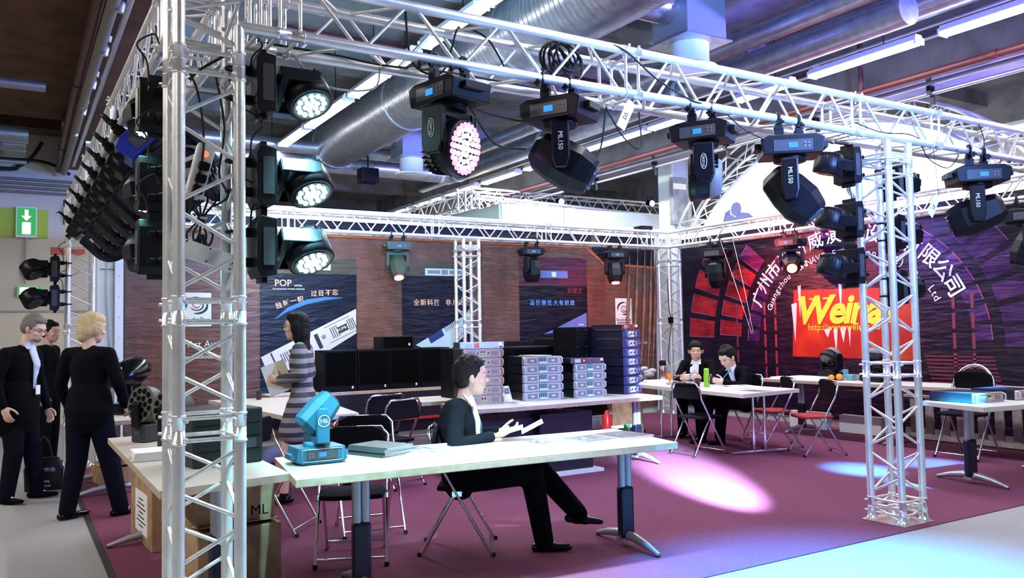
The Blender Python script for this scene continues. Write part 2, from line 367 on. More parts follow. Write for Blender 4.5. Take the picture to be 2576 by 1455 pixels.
segs = [(-3.2, -1.7), (-.9, 1.19), (1.45, 2.82), (3.1, 4.0), (4.42, 5.72), (5.82, 7.5), (8.0, 9.2), (9.5, 10.8), (11.1, 12.4), (12.7, 14), (14.3, 15.6)]
tl = ['tube light of the right row above the upper right corner', 'brightest tube light at the top right corner', 'long tube light of the right row, second from the top right corner', 'short tube light of the right row seen through the front truss', 'tube light of the right row beside the hanging head with oval logo', 'tube light of the right row behind the tilted black head', 'tube light of the right row above the far rig', 'far tube light of the right row where the far truss starts', 'far tube light of the right row, second beyond the far truss corner', 'far tube light, next to last of the right row', 'farthest tube light of the right row']
for (a, b), l in zip(segs, tl): batten(7.53, a, b, l, 'right row of tube lights')
for i, y in enumerate((-3.5, -.5, 2.5, 5.5)): batten(-3.6, y, y+1.3, 'added unseen tube light over the left aisle, one of four alike', 'added aisle row of tube lights')  # out-of-view row added to brighten the aisle side
for i, y in enumerate((-4, -2, 0, 2, 4, 6, 8)): batten(12.5, y, y+1.5, 'tube light of the neighbouring hall bay on the far right', 'hall bay row of tube lights')
for i, y in enumerate((-4.4, -2.8, -1.2)): batten(3.0, y, y+1.3, 'tube light of the left row behind the photographer', 'rear tube lights')
# ============================================================ booth trussing
CR, BR = .025, .0088
def lattice(t, p, q, ex, ey, bay, m=ALU, br=BR, ends=True, phase=0):
    # braces of one square segment between stations p and q (vectors on the axis); ex, ey half-spacings
    p, q = V(p), V(q); d = q-p; L = d.length; dn = d/L; n = max(2, round((L-.14)/bay)); st = (L-.14)/n
    cor = [-ex-ey, ex-ey, ex+ey, -ex+ey]
    for k in range(4):
        a, b = cor[k], cor[(k+1) % 4]
        if ends:
            for s in (.045, L-.045): rod('brace', p+dn*s+a, p+dn*s+b, br, m, t)
        flip = (k+phase) % 2
        for j in range(n):
            s0 = .07+j*st+.02; s1 = .07+(j+1)*st-.02
            u, v_ = (a, b) if (j+flip) % 2 == 0 else (b, a)
            rod('brace', p+dn*s0+u, p+dn*s1+v_, br, m, t)
_coup = None
def coupler(t, c, dn, side):
    # conical connector sleeve with two collars and pins
    global _coup
    if _coup is None:
        _coup = MB().lathe([(.0265, -.062), (.030, -.06), (.030, -.052), (.0262, -.05), (.0262, -.002), (.0245, 0), (.0262, .002), (.0262, .05), (.030, .052), (.030, .06), (.0265, .062)], 16)
        for z in (-.035, .035): _coup.tube((-.042, 0, z), (.042, 0, z), .0065, 8).ell((.042, 0, z), (.006, .008, .008), 8, 6)
        _coup = _coup.mesh('coupler', ALU2)
    o = bpy.data.objects.new('coupler', _coup); COL.objects.link(o); o.parent = t; o.location = c
    o.rotation_mode = 'QUATERNION'; q = V(dn).to_track_quat('Z', 'Y'); o.rotation_quaternion = q @ Euler((0, 0, side)).to_quaternion()
def beam(label, a, b, joints, bay=.24, trim=(0, 0), open_=None):
    a, b = V(a), V(b); t = thing('box_truss', label, 'truss', a, 0, 'trusses of the booth rig'); d = b-a; L = d.length; dn = d/L
    ez = V((0, 0, .12)); es = V((-dn.y, dn.x, 0))*.12; c0 = V((0, 0, .12))
    for sx in (-1, 1):
        for sz in (-1, 1):
            off = c0+es*sx+ez*sz
            MB().tube(off, off+d, CR, 16).build('chord', ALU, t)
    st = [0]+joints+[L]
    for i in range(len(st)-1): lattice(t, c0+dn*st[i], c0+dn*st[i+1], es, ez, bay, phase=i)
    for s in joints:
        for sx in (-1, 1):
            for sz in (-1, 1): coupler(t, c0+dn*s+es*sx+ez*sz, dn, pi/4*sx)
    return t
def tower(label, x, y, joints, top=ZL, plate=True, tops=None, bay=.17, ph=0):
    t = thing('truss_tower', label, 'truss', (x, y, 0), 0, 'upright trusses of the booth rig')
    ex, ey = V((.12, 0, 0)), V((0, .12, 0))
    for i, (sx, sy) in enumerate(((-1, -1), (1, -1), (-1, 1), (1, 1))):
        off = ex*sx+ey*sy; h = (tops or {}).get((sx, sy), top)
        MB().tube(off+V((0, 0, .02)), off+V((0, 0, h)), CR, 18).build('chord', ALU, t)
        for z in joints: coupler(t, off+V((0, 0, z)), (0, 0, 1), pi/4*sx)
        MB().lathe([(.045, .012), (.045, .022), (.033, .03), (.028, .07), (.028, .1)], 16, x=M.Translation(off)).build('foot_cone', ALU2, t)
    z = .07
    for i, j in enumerate(joints+[top-.04]):
        lattice(t, (0, 0, z), (0, 0, j), ex, ey, bay, phase=i+ph); z = j
    if plate: MB().box((0, 0, .006), (.34, .34, .012)).build('base_plate', mat('worn aluminium plate', (.55, .5, .5), .35, .8), t, bevel=.003)
    return t
cap = {(-1, -1): ZU, (-1, 1): ZU, (1, 1): ZU, (1, -1): ZL}
tower('near left corner tower, nearest and largest, cables tangled inside', 0, 0, [1.02, 1.5, 2.53], top=ZU, tops=cap)
tower('front right tower standing on a square plate at the carpet edge', XB, 0, [.09+.02, 1.07, 2.5], top=ZL-.02)
tower('far corner tower in front of the white column', XC, YC, [.5, 1.5, 2.45], top=ZU)
tower('slender back tower lit pale green behind the tall amplifier stack', XE, YC, [.5, 1.5, 2.5], top=ZL-.02)
tower('far left tower behind the standing people', 0, YC, [.5, 1.5, 2.45], top=ZU)
beam('front truss crossing the top of the view, hung with four large heads', (.12, 0, ZL), (XC-.12, 0, ZL), [.22, 2.15, 4.12, 5.04, 6.98])
beam('left truss running away from the nearest tower over the aisle', (0, .12, ZL), (0, YC-.12, ZL), [.22, 2.2, 4.2, 6.2])
beam('back truss above the brown banner', (.12, YC, ZL), (XC-.12, YC, ZL), [.22, 2.2, 4.2, 6.05, 8.0])
beam('right truss above the red and blue banner', (XC, -.12, ZL), (XC, YC-.12, ZL), [.3, 2.5, 4.5, 6.2])
# cables in the front truss
def coil(c, r, n, label, tilt=0, th=.007, m=RUB):
    pts = []
    for k in range(n*16+1):
        a = 2*pi*k/16; rr = r*(1+.16*sin(a*.37+1)+.1*sin(a*1.9)); pts.append(V((rr*cos(a), .05*sin(a*.61), rr*.85*sin(a)+.02*sin(a*.3))))
    o = MB().path(pts, th, 6).build('cable_coil', m, None, loc=c, rot=(0, 0, tilt)); tag(o, label, 'cable'); return o
coil((1.86, -.02, 2.86), .105, 8, 'coil of black cable hung in the front truss', .2)
cb = [
 ([(.2, .12, 2.74), (.6, .1, 2.73), (.85, .05, 2.70), (1.25, .1, 2.735), (1.9, .12, 2.73)], 'black cable lying along the rear lower tube of the front truss'),
 ([(.9, -.1, 2.95), (.98, 0, 2.72), (1.15, .02, 2.7), (1.2, -.05, 2.9), (1.3, .1, 2.98)], 'black cable looping through the front truss beside the bright tube light'),
 ([(1.35, .08, 2.98), (1.42, 0, 2.9), (1.5, -.05, 2.72)], 'short black cable dropping in the front truss left of the coil'),
 ([(1.12, .0, 2.68), (1.32, .05, 2.56), (1.6, 0, 2.5), (1.75, -.05, 2.52)], 'black cable slung from the first head to the second head'),
 ([(1.28, .05, 2.66), (1.34, .02, 2.5), (1.45, 0, 2.36), (1.6, -.05, 2.34)], 'lower black cable sagging into the display side of the second head'),
 ([(1.9, -.05, 2.36), (2.05, .05, 2.3), (2.2, .1, 2.42), (2.25, .1, 2.66)], 'black cable sagging from the right end of the second head'),
 ([(2.05, -.12, 2.97), (2.2, -.15, 2.93), (2.45, -.14, 2.8), (2.72, -.15, 2.71), (2.95, -.1, 2.74), (3.4, -.12, 2.69)], 'long black cable slanting down across the front truss face'),
 ([(2.25, .1, 2.68), (2.34, .05, 2.5), (2.42, 0, 2.44), (2.5, .1, 2.68)], 'black cable loop hanging beside the marked paper tag'),
 ([(.42, .1, 2.7), (.5, .05, 2.58), (.62, .02, 2.54), (.8, .05, 2.58), (.85, .1, 2.7)], 'pale grey cable slung below the front truss'),
 ([(4.2, -.14, 2.76), (4.5, -.13, 2.73), (4.8, -.14, 2.745), (5.1, -.1, 2.72), (5.4, -.14, 2.69)], 'thin black cable along the front truss over the right tower'),
 ([(4.95, -.13, 2.7), (5.1, -.1, 2.6), (5.3, -.12, 2.55), (5.45, -.12, 2.66)], 'thin cable bight hanging right of the right tower top'),
 ([(5.7, -.12, 2.98), (5.75, -.15, 2.8), (5.72, -.14, 2.6), (5.9, -.12, 2.5), (6.05, -.12, 2.7)], 'black cable dropping past the head right of the tower'),
 ([(3.0, -.1, 2.7), (3.15, -.12, 2.6), (3.35, -.12, 2.55), (3.4, -.12, 2.5)], 'black cable reaching the left side of the head before the white disc'),
]
for i, (p, l) in enumerate(cb): cable(p, .0055 if i < 9 else .004, mat('grey cable', (.45, .45, .43), .6) if 'grey' in l else RUB, l)
# cable tangle and power strips inside the nearest tower
cable([(-.1, .02, 2.6), (-.02, .03, 2.45), (.0, 0, 2.2), (-.04, 0, 2.0), (-.06, .0, 1.9)], .005, label='black cable bundle strand hanging in the nearest tower')
cable([(.1, 0, 2.62), (.0, .02, 2.55), (-.05, .05, 2.5)], .006, label='short black cable across the top of the nearest tower')
cable([(.05, 0, 2.52), (.09, .02, 2.3), (.07, .03, 2.1), (.1, 0, 2.0), (.04, 0, 1.95)], .005, label='black cable curving by the right tube inside the nearest tower')
t = thing('cable_bundle', 'tied bundle of black cables inside the nearest tower', 'cable', (-.005, .02, 1.93))
for k in range(5):
    a = -.05+k*.022
    cable([(a, .02*sin(k), .1), (a*1.6, 0, .05), (a*.3, .01*k-.02, -.03), (a*1.2, 0, -.1), (a*.7, 0, -.15), (a*.2, 0, -.1)], .0045, parent=t, name='cable')
MB().tube((0, 0, -.035), (0, 0, -.028), .025, 10).build('tie', mat('pale tie', (.6, .6, .55), .6), t)
def strip(c, rot, label, sock=True):
    t = thing('power_strip', label, 'power strip', c); t.rotation_euler = rot
    MB().box((0, 0, 0), (.075, .05, .24)).build('body', mat('ivory plastic', (.66, .66, .64), .5), t, bevel=.008)
    if sock:
        MB().tube((0, -.026, .075), (0, -.03, .075), .014, 14).build('switch', emis('orange switch', (1, .25, .1), .8), t)
        for z in (.02, -.035, -.085):
            MB().box((.005, -.04, z), (.045, .03, .035)).build('plug', BLACK, t, bevel=.006)
    else:
        b = MB()
        for x in (-.028, .028):
            for z in (-.1, 0, .1): b.tube((x, -.026, z), (x, -.0275, z), .004, 6)
        b.build('screw', SATIN, t, kind='stuff')
strip((-.01, .03, 2.1), (0, R(14), 0), 'ivory power strip with orange switch and black plugs in the nearest tower')
strip((.02, .03, 1.74), (0, R(-72), 0), 'ivory power strip back side, tilted, lower in the nearest tower', False)
# paper tags
def papertag(c, rot, s, label):
    t = thing('paper_tag', label, 'tag', c); t.rotation_euler = rot
    MB().prism([(-.03, 0), (.03, 0), (.03, .16), (.018, .18), (-.018, .18), (-.03, .16)], 0, .002).build('tag_sheet', PAPER, t)
    text(s, BLACK, t, frame((0, -.001, .08), (0, 0, 1), (-1, 0, 0)), .035)
cable([(2.17, -.128, 2.67), (2.16, -.126, 2.7)], .002, label='short string holding the marked tag under the front truss')
cable([(5.12, -.145, 2.32), (5.13, -.13, 2.5), (5.12, -.12, 2.7)], .002, label='thin string holding the tag beside the head right of the right tower')
cable([(4.62, .245, 2.43), (4.6, .2, 2.55), (4.58, .14, 2.7)], .002, label='thin string holding the tag inside the right tower')
cable([(8.35, 5.2, 2.68), (8.0, 4.6, 2.0), (7.75, 4.1, 1.3)], .003, mat('grey cable'), 'thin pale wire slanting down before the red panels, left one')
cable([(8.4, 5.0, 2.68), (8.05, 4.5, 2.0), (7.76, 4.08, 1.3)], .003, mat('grey cable'), 'thin pale wire slanting down before the red panels, right one')
cable([(XC-.14, YC-.1, 2.2), (XC-.16, YC-.14, 1.7), (XC-.13, YC-.15, 1.5), (XC-.2, YC-.14, 1.0), (XC-.18, YC-.13, .8)], .008, label='black cable running down the far corner tower')
MB().box((XC-.14, YC-.15, 1.52), (.06, .06, .1)).build('plug', BLACK, None)
tag(bpy.data.objects['plug'] if bpy.data.objects['plug'].parent is None else [o for o in bpy.data.objects if o.name.startswith('plug') and o.parent is None][0], 'black cable connector halfway down the far corner tower', 'plug')
t = thing('projector_box', 'small black box lying on top of the back truss near the far corner', 'box', (8.1, YC, ZU+.025)); MB().box((0, 0, .035), (.24, .2, .07)).build('body', BLACK, t, bevel=.01); MB().box((-.13, 0, .03), (.03, .12, .03)).build('handle', BLACK, t)
papertag((2.17, -.13, 2.5), (0, R(28), 0), 'D5', 'white paper tag marked in black hanging below the front truss')
papertag((5.0, -.15, 2.17), (0, R(35), 0), 'LE', 'white paper tag beside the head right of the right tower')
papertag((4.72, .25, 2.28), (0, R(-35), 0), 'LED1', 'white paper tag hanging inside the right tower')
# ============================================================ moving heads
def hull(mb, prof, n=8, x=None, sq=.0, rot=pi/8):
    # prismatic head body: profile of (half-width, half-height, z) with octagon cross-section
    vs = []; fs = []
    for a, b, z in prof:
        c = .62 if sq else .45
        pts = [(a, -b*(1-c)), (a, b*(1-c)), (a*(1-c), b), (-a*(1-c), b), (-a, b*(1-c)), (-a, -b*(1-c)), (-a*(1-c), -b), (a*(1-c), -b)]
        vs += [(p[0], p[1], z) for p in pts]
    for j in range(len(prof)-1): fs += [(j*8+i, j*8+(i+1) % 8, (j+1)*8+(i+1) % 8, (j+1)*8+i) for i in range(8)]
    fs += [tuple(range(7, -1, -1)), tuple(range(len(vs)-8, len(vs)))]
    return mb.add(vs, fs, False, x)
def clamp(t, x, z0, y=0):
    c = MB().box((x, y, z0-.075), (.05, .022, .05))
    c.path([(x, y+.034*cos(a), z0+.034*sin(a)) for a in [R(k) for k in range(-60, 250, 20)]], .009, 6)
    c.box((x, y, z0-.045), (.035, .03, .03)).tube((x, y-.045, z0-.02), (x, y-.075, z0-.035), .006, 6).box((x, y-.08, z0-.037), (.034, .008, .014)).box((x, y-.08, z0-.037), (.014, .008, .034))
    return c.build('clamp', SATIN, t)
def moving_head(label, loc, rz=0, pan=0, tilt=0, kind='spot', s=1, lit=None, root_rot=None, hang=True, logo=None, group=None, clamps=True, cat='stage light', display=True, name='moving_head', col=None, armlogo=None, cdir=None, aim=None):
    B = col or SATIN
    if aim:
        rr_ = Euler(root_rot) if root_rot else Euler((0, 0, rz)); d = rr_.to_matrix().inverted() @ V(aim).normalized(); h_ = math.hypot(d.x, d.y); pan, tilt = math.atan2(d.x/h_, -d.y/h_), -math.atan2(h_, -d.z)
    t = thing(name, label, cat, loc, rz, group)
    if root_rot: t.rotation_euler = root_rot
    t.scale = (s, s, s)
    # base, top face at z=-.10, hanging
    zb = -.10
    b = MB().prism([(-.165, zb-.02), (-.15, zb-.105), (.15, zb-.105), (.165, zb-.02), (.12, zb), (-.12, zb)][::1], -.115, .115)
    base = b.build('base', B, t, bevel=.006)
    MB().box((-.175, 0, zb-.05), (.03, .12, .03)).build('handle', B, base)
    MB().box((.175, 0, zb-.05), (.03, .12, .03)).build('handle', B, base)
    pnl = MB().box((0, -.117, zb-.06), (.2, .004, .06)).build('control_panel', mat('dark panel', (.05, .05, .06), .3), base)
    if display:
        MB().box((0, -.1205, zb-.06), (.048, .003, .028)).build('display', SCRB, base)
        bb = MB()
        for k in range(4): bb.tube((.06+.02*(k % 2), -.12, zb-.05-.018*(k//2)), (.06+.02*(k % 2), -.1225, zb-.05-.018*(k//2)), .005, 8)
        bb.build('button', GREYP, base, kind='stuff')
    if clamps:
        cx_ = cos(cdir-rz) if cdir is not None else 1; sx_ = sin(cdir-rz) if cdir is not None else 0
        for x in (-.08, .08): clamp(t, x*cx_, 0, x*sx_)
    yk = bpy.data.objects.new('yoke', MB().lathe([(.085, zb-.105), (.085, zb-.13), (.07, zb-.135)], 24).box((0, 0, zb-.15), (.26, .085, .04)).mesh('yoke', B)); COL.objects.link(yk); yk.parent = t; yk.rotation_euler = (0, 0, pan)
    axz = zb-.30
    arms = []
    aw = {'spot': .042, 'wash': .055, 'led': .045, 'beam': .04}[kind]
    for sx in (-1, 1):
        x0 = sx*.128
        pr = [(-aw, zb-.13), (-aw*1.05, axz), (-aw*.7, axz-.05), (aw*.7, axz-.05), (aw*1.05, axz), (aw, zb-.13)]
        a = MB().prism(pr, -.02 if kind != 'led' else -.006, .02 if kind != 'led' else .006, x=M.Translation((x0, 0, 0)) @ M.Rotation(pi/2, 4, 'Z')).build('arm', B, yk, bevel=.008)
        arms.append(a)
        if logo:
            m_ = frame((x0+sx*.0215, 0, (zb-.13+axz)/2-.01), (0, 0, -1), (0, sx, 0))
            text(logo, mat('pale print', (.7, .7, .75), .5), a, m_, .032, name='lettering')
        if armlogo:
            MB().path([(x0+sx*.022, .016*cos(q), (zb-.13+axz)/2-.02+.042*sin(q)) for q in [2*pi*k/20 for k in range(20)]], .0018, 4, closed=True).build('logo_ring', mat('pale print'), a)
            text('STUDIO', mat('pale print'), a, frame((x0+sx*.0225, 0, (zb-.13+axz)/2-.02), (0, 0, 1), (0, -sx, 0)), .018)
    hd = MB()
    T = M.Translation((0, 0, axz)) @ M.Rotation(tilt, 4, 'X')
    if kind == 'spot':
        hull(hd, [(.06, .055, .15), (.095, .085, .12), (.105, .105, .02), (.105, .11, -.08), (.085, .09, -.15), (.075, .08, -.17)], x=T)
    elif kind == 'beam':
        hull(hd, [(.05, .06, .12), (.09, .08, .09), (.1, .085, -.05), (.07, .07, -.14)], x=T)
    elif kind == 'wash':
        hd.lathe([(.05, .10), (.09, .085), (.115, .03), (.13, -.02), (.135, -.075), (.12, -.08)], 28, x=T)
    else:
        hd.lathe([(.05, .10), (.10, .088), (.125, .05), (.13, -.02), (.128, -.085), (.115, -.09)], 28, x=T)
    h = hd.build('head', B, yk)
    if kind in ('wash', 'led'):
        fb = MB()
        for k in range(12):
            a = R(20+k*12.7); fb.box((0, 0, 0), (.004, .03, .09), x=T @ M.Rotation(a-pi/2, 4, 'Z') @ M.Translation((0, .112, .03)) )
        fb.build('cooling_fin', BLACK, h, kind='stuff')
        MB().lathe([(.07, .098), (.095, .092), (.122, .036), (.118, .03)], 24, x=T, caps=False).build('rear_shell', GREYP if kind == 'wash' else B, h)
        fz = -.082 if kind == 'wash' else -.092
        MB().tube((0, 0, fz), (0, 0, fz-.002), .115 if kind == 'wash' else .1, 28, x=T).build('face', BLACKG, h)
        if lit:
            if kind == 'wash':
                i = 0
                for rr, nn in ((0, 1), (.03, 6), (.06, 12), (.088, 18), (.108, 24)):
                    L = MB()
                    for k in range(nn):
                        a = 2*pi*k/nn; L.tube((rr*cos(a), rr*sin(a), fz-.002), (rr*cos(a), rr*sin(a), fz-.006), .0125, 8, x=T)
                    L.build('led_ring', lit[min(i//2, len(lit)-1)] if i < 4 else lit[-1], h); i += 1
            else:
                spots = [(0, 0)]+[(.034*cos(2*pi*k/6), .034*sin(2*pi*k/6)) for k in range(6)]+[(.072*cos(2*pi*k/12+.26), .072*sin(2*pi*k/12+.26)) for k in range(12)]
                for (a, c) in spots:
                    MB().lathe([(.0145, 0), (.0135, -.006), (.008, -.010), (0, -.011)], 10, x=T @ M.Translation((a, c, fz-.002))).build('led', lit[0], h)
        else:
            L = MB()
            for k in range(12): L.tube((.07*cos(k*pi/6), .07*sin(k*pi/6), fz-.002), (.07*cos(k*pi/6), .07*sin(k*pi/6), fz-.005), .015, 8, x=T)
            L.build('lens', mat('dark lens', (.05, .06, .08), .1), h, kind='stuff')
    else:
        fz = -.17 if kind == 'spot' else -.14
        MB().lathe([(.058, fz+.005), (.058, fz-.012), (.05, fz-.012), (.045, fz-.004), (0, fz-.001)], 20, x=T).build('lens', lit[0] if lit else mat('dark lens', (.05, .06, .08), .1), h)
        MB().box((0, .107, 0), (.1, .006, .12), x=T if 0 else None, ) if 0 else None
        fan = MB().lathe([(.04, .0), (.04, .004), (.012, .006)], 16, x=T @ M.Translation((.106, 0, .02)) @ M.Rotation(pi/2, 4, 'Y')); fan.build('fan_grille', BLACK, h)
    return t
ML = 'ML150'
FW = [emis('white led', (.95, .85, 1), 30), emis('violet led', (.6, .3, 1), 14), emis('magenta led', (.9, .12, .5), 4)]
# front truss, lower front chord y=-.12
moving_head('big wash head with glowing violet-white led face under the front truss', (1.12, -.12, ZL), R(-78), R(106), R(-80), 'wash', 1.05, FW, armlogo=True, cdir=0)
moving_head('black angular head with a pale model mark, second under the front truss', (1.77, -.12, ZL), R(-62), R(117), R(-60), 'spot', 1.08, logo=ML, cdir=0)
moving_head('slim edge-on wash head with oval logo, third under the front truss', (2.80, -.12, ZL-.01), R(-60), R(105), R(92), 'wash', 1.05, armlogo=True, cdir=0)
moving_head('black angular head before the glowing white disc', (3.55, -.12, ZL), R(-40), R(80), R(-42), 'spot', 1.18, logo=ML, cdir=0)
moving_head('black angular head right of the right tower, blue display lit', (5.68, -.12, ZL), R(-40), R(69), R(72), 'spot', 1.22, logo=ML, cdir=0)
moving_head('black head cut off by the right picture edge, blue display lit', (8.52, .95, ZL), R(-60), R(90), R(20), 'spot', 1.3, cdir=pi/2)
# right truss
moving_head('pitch-black head at the far end of the right truss', (XC-.12, 5.45, ZL), R(-75), R(0), R(10), 'spot', 1.25, display=False, cdir=pi/2)
moving_head('head shining red-orange on the right truss', (XC-.12, 4.05, ZL), R(-80), R(85), R(25), 'spot', 1.1, aim=(-.62, -.55, -.5), lit=[emis('orange beam lens', (1, .07, .012), 60)])
# back truss
RL = [emis('red beam lens', (1, .08, .05), 18)]
GRN = mat('greenish lit housing', (.03, .05, .035), .4)  # green-lit copy of the black housing, the light put into its colour
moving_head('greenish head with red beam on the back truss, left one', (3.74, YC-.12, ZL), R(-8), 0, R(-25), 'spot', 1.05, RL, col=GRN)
moving_head('dark head beside the banner amplifier picture, middle of the back truss', (5.86, YC-.12, ZL), R(-15), R(40), 0, 'spot', 1.05, logo=None)
moving_head('dark head with red glow at the right end of the back truss', (7.4, YC-.12, ZL), R(-15), R(-10), R(-12), 'spot', 1.05, RL)
# left truss: eight big washes seen from behind
ys = [1.62, 2.12, 2.62, 3.15, 3.75, 4.4, 5.1, 5.9]
nm = ['nearest', 'second', 'third', 'fourth', 'fifth', 'sixth', 'seventh', 'farthest']
BLUEC = mat('blue lit housing', (.01, .02, .25), .35)  # blue light on the nearest base is put into this colour
for i, y in enumerate(ys):
    hh_ = moving_head('%s of the eight big wash heads in a row under the left truss' % nm[i], (-.14, y, ZL+.03), 0, 0, 0, 'wash', 1.28, root_rot=(0, R(-46), R(-8)), aim=(.35, .75, -.55), display=False)
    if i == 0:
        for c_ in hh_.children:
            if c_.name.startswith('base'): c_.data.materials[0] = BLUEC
# tower-mounted led heads: base upright, head pointing sideways from the chord
def side_head(label, loc, out, pan, tilt, lit, s=.82, group=None, drop=0):
    # out = +1: to +x, -1: to -x
    rr = Euler((0, R(-90)*out, R(pan))); d = rr.to_matrix().inverted() @ V(tilt).normalized(); h_ = math.hypot(d.x, d.y)
    return moving_head(label, loc, 0, math.atan2(d.x/h_, -d.y/h_), -math.atan2(h_, -d.z), 'led', s, lit, root_rot=rr, group=group, display=False)
LW = [LEDW]
for z, l in ((2.50, 'uppermost'), (2.09, 'middle'), (1.78, 'lowest')):
    side_head('%s led head lit cyan-white on the right of the nearest tower' % l, (.125, .02, z), 1, 0, (.15, -.5, -.82), LW)
for z, l in ((2.42, 'uppermost'), (2.07, 'middle'), (1.79, 'lowest')):
    side_head('%s led head on the left of the nearest tower' % l, (-.13, .16, z), -1, -84, (.15, -.35, -.85), LW, .74)
for z, l in ((2.15, 'upper'), (1.84, 'lower')):
    side_head('%s small led head on the far left tower' % l, (-.12, YC-.12, z), -1, 0, (.4, -.45, -.8), None, .85)
for z, l in ((2.53, 'top'), (2.14, 'middle'), (1.81, 'bottom')):
    side_head('%s led head on the left of the front right tower' % l, (XB-.12, .12, z), -1, 0, (-.1, .2, -.95), None, .8)
for z, l in ((2.46, 'top'), (2.07, 'middle'), (1.66, 'bottom')):
    side_head('%s led head on the right of the front right tower' % l, (XB+.12, .12, z), 1, 0, (.2, .1, -.95), None, .8)
for x, y, zs in ((.2, .02, (2.45, 2.09, 1.78)), (-.2, .12, (2.4, 2.07, 1.79)), (-.17, YC-.12, (2.15, 1.84)), (XB-.2, .12, (2.53, 2.14, 1.81)), (XB+.2, .12, (2.46, 2.07))):
    for i, z in enumerate(zs):
        sg = 1 if x in (.2, XB+.2) else -1
        nmw = {.2: 'right of the nearest tower', -.2: 'left of the nearest tower', -.17: 'on the far left tower', XB-.2: 'left of the front right tower', XB+.2: 'right of the front right tower'}[x]
        cable([(x, y, z+.09), (x+.01*sg, y, z+.18), (x+.05*sg, y-.02, z+.24), (x-.02*sg, y, z+.3), (x-.04*sg, y, z+.26)], .004, label='thin black lead on the %s led head %s' % (['top', 'second', 'third'][i], nmw))
# ============================================================ printed banners
def wrinkle(name, c1, c2=None, rough=.35, bs=3.0, st=.55):
    m = mat(name, c1, rough, spec=.3, noise=(5, c2, .4, .65) if c2 else None)
    nt = m.node_tree; b = nt.nodes['Principled BSDF']
    tc = nt.nodes.new('ShaderNodeTexCoord'); mp = nt.nodes.new('ShaderNodeMapping'); mp.inputs['Rotation'].default_value = (0, R(35), 0); mp.inputs['Scale'].default_value = (1, 1, 5)
    n = nt.nodes.new('ShaderNodeTexNoise'); n.inputs['Scale'].default_value = bs; n.inputs['Detail'].default_value = 6; n.inputs['Distortion'].default_value = .6
    bp = nt.nodes.new('ShaderNodeBump'); bp.inputs['Strength'].default_value = st; bp.inputs['Distance'].default_value = .05
    nt.links.new(tc.outputs['Object'], mp.inputs[0]); nt.links.new(mp.outputs[0], n.inputs['Vector']); nt.links.new(n.outputs['Fac'], bp.inputs['Height']); nt.links.new(bp.outputs[0], b.inputs['Normal'])
    return m
BROWN = wrinkle('brown banner vinyl', (.115, .058, .046), (.15, .08, .065), st=.35)
NAVY = wrinkle('navy banner print', (.002, .003, .012), (.005, .007, .022), .4, st=.4)
OLIVE = wrinkle('olive banner print', (.075, .065, .05), None)
ORL = wrinkle('red outline print', (.27, .055, .04), None, st=.35)
ORB = wrinkle('orange line print', (.5, .12, .04), None)
bn = thing('banner', 'long brown vinyl banner with red outlined squares and three dark product panels', 'banner', (.49, 6.97, 0))
o_ = V((.49, 6.97, 0))
def q(mb, x0, z0, x1, z1, y): mb.add([(x0-o_.x, y, z0), (x1-o_.x, y, z0), (x1-o_.x, y, z1), (x0-o_.x, y, z1)], [(0, 1, 2, 3)])
b = MB(); q(b, .49, .1, 8.6, 2.9, 0); b.build('banner_sheet', BROWN, bn)
b = MB(); q(b, .49, 2.72, 7.3, 2.9, -.002); b.add([(7.0, -.002, 2.9), (6.8, -.002, 2.68), (7.1, -.002, 2.43), (8.1, -.002, 2.43), (8.1, -.002, 2.9)], [(0, 1, 2, 3, 4)]); b.build('dark_band', NAVY, bn)
b = MB(); q(b, .49, 2.69, 7.2, 2.72, -.003)
for (p, s_) in (((7.2, 2.705), (7.55, 2.45)), ((7.55, 2.45), (8.6, 2.42))):
    P, Q = V((p[0]-.49, -.004, p[1])), V((s_[0]-.49, -.004, s_[1])); n_ = V((0, 0, .03)); b.add([P-n_, Q-n_, Q+n_*.3, P+n_*.3], [(0, 1, 2, 3)])
b.build('orange_line', ORB, bn)
# outlined squares pattern
b = MB()
def line(x0, z0, x1, z1, w_=.009):
    if abs(x1-x0) > abs(z1-z0): q(b, min(x0, x1), z0-w_/2, max(x0, x1), z0+w_/2, -.0025)
    else: q(b, x0-w_/2, min(z0, z1), x0+w_/2, max(z0, z1), -.0025)
random.seed(3)
zones = [(.62, 2.0), (3.42, 3.95), (5.12, 5.88), (7.25, 8.4)]
for xa, xb in zones:
    n = max(2, round((xb-xa)/.17)); sx = (xb-xa)/n
    for i in range(n+1):
        x = xa+i*sx
        if i % 2 == 0 or random.random() < .5: line(x, .3, x, 2.62 if x < 7.2 else 2.38)
    z = .4
    while z < 2.3:
        for i in range(n):
            x = xa+i*sx
            r_ = random.random()
            if r_ < .25: line(x, z, x+sx, z)
            elif r_ < .5:
                line(x+.03, z, x+sx-.03, z); line(x+.03, z+.13, x+sx-.03, z+.13); line(x+.03, z, x+.03, z+.13); line(x+sx-.03, z, x+sx-.03, z+.13)
        z += .17
x = 2.05
while x < 5.9:
    if random.random() < .8: line(x, 2.45, x, 2.62)
    if random.random() < .8: line(x, 2.53, x+.2, 2.53)
    x += .2
b.build('outlined_squares', ORL, bn, kind='stuff')
for x0, x1, zt, zo in ((2.05, 3.34, 2.19, 2.40), (4.0, 5.08, 2.19, 2.40), (5.92, 7.19, 2.08, 2.52)):
    b = MB(); q(b, x0, .2, x1, zt, -.003); b.build('navy_panel', NAVY, bn)
    b = MB(); q(b, x0, zt, x1, zo, -.003); b.build('olive_band', OLIVE if x0 < 5 else wrinkle('plum banner print', (.07, .02, .05), None), bn)
AMPC = mat('printed pale amplifier', (.62, .55, .5), .5); AMPG = mat('printed grey', (.2, .2, .22), .5); BLU = mat('printed blue', (.03, .16, .5), .5)
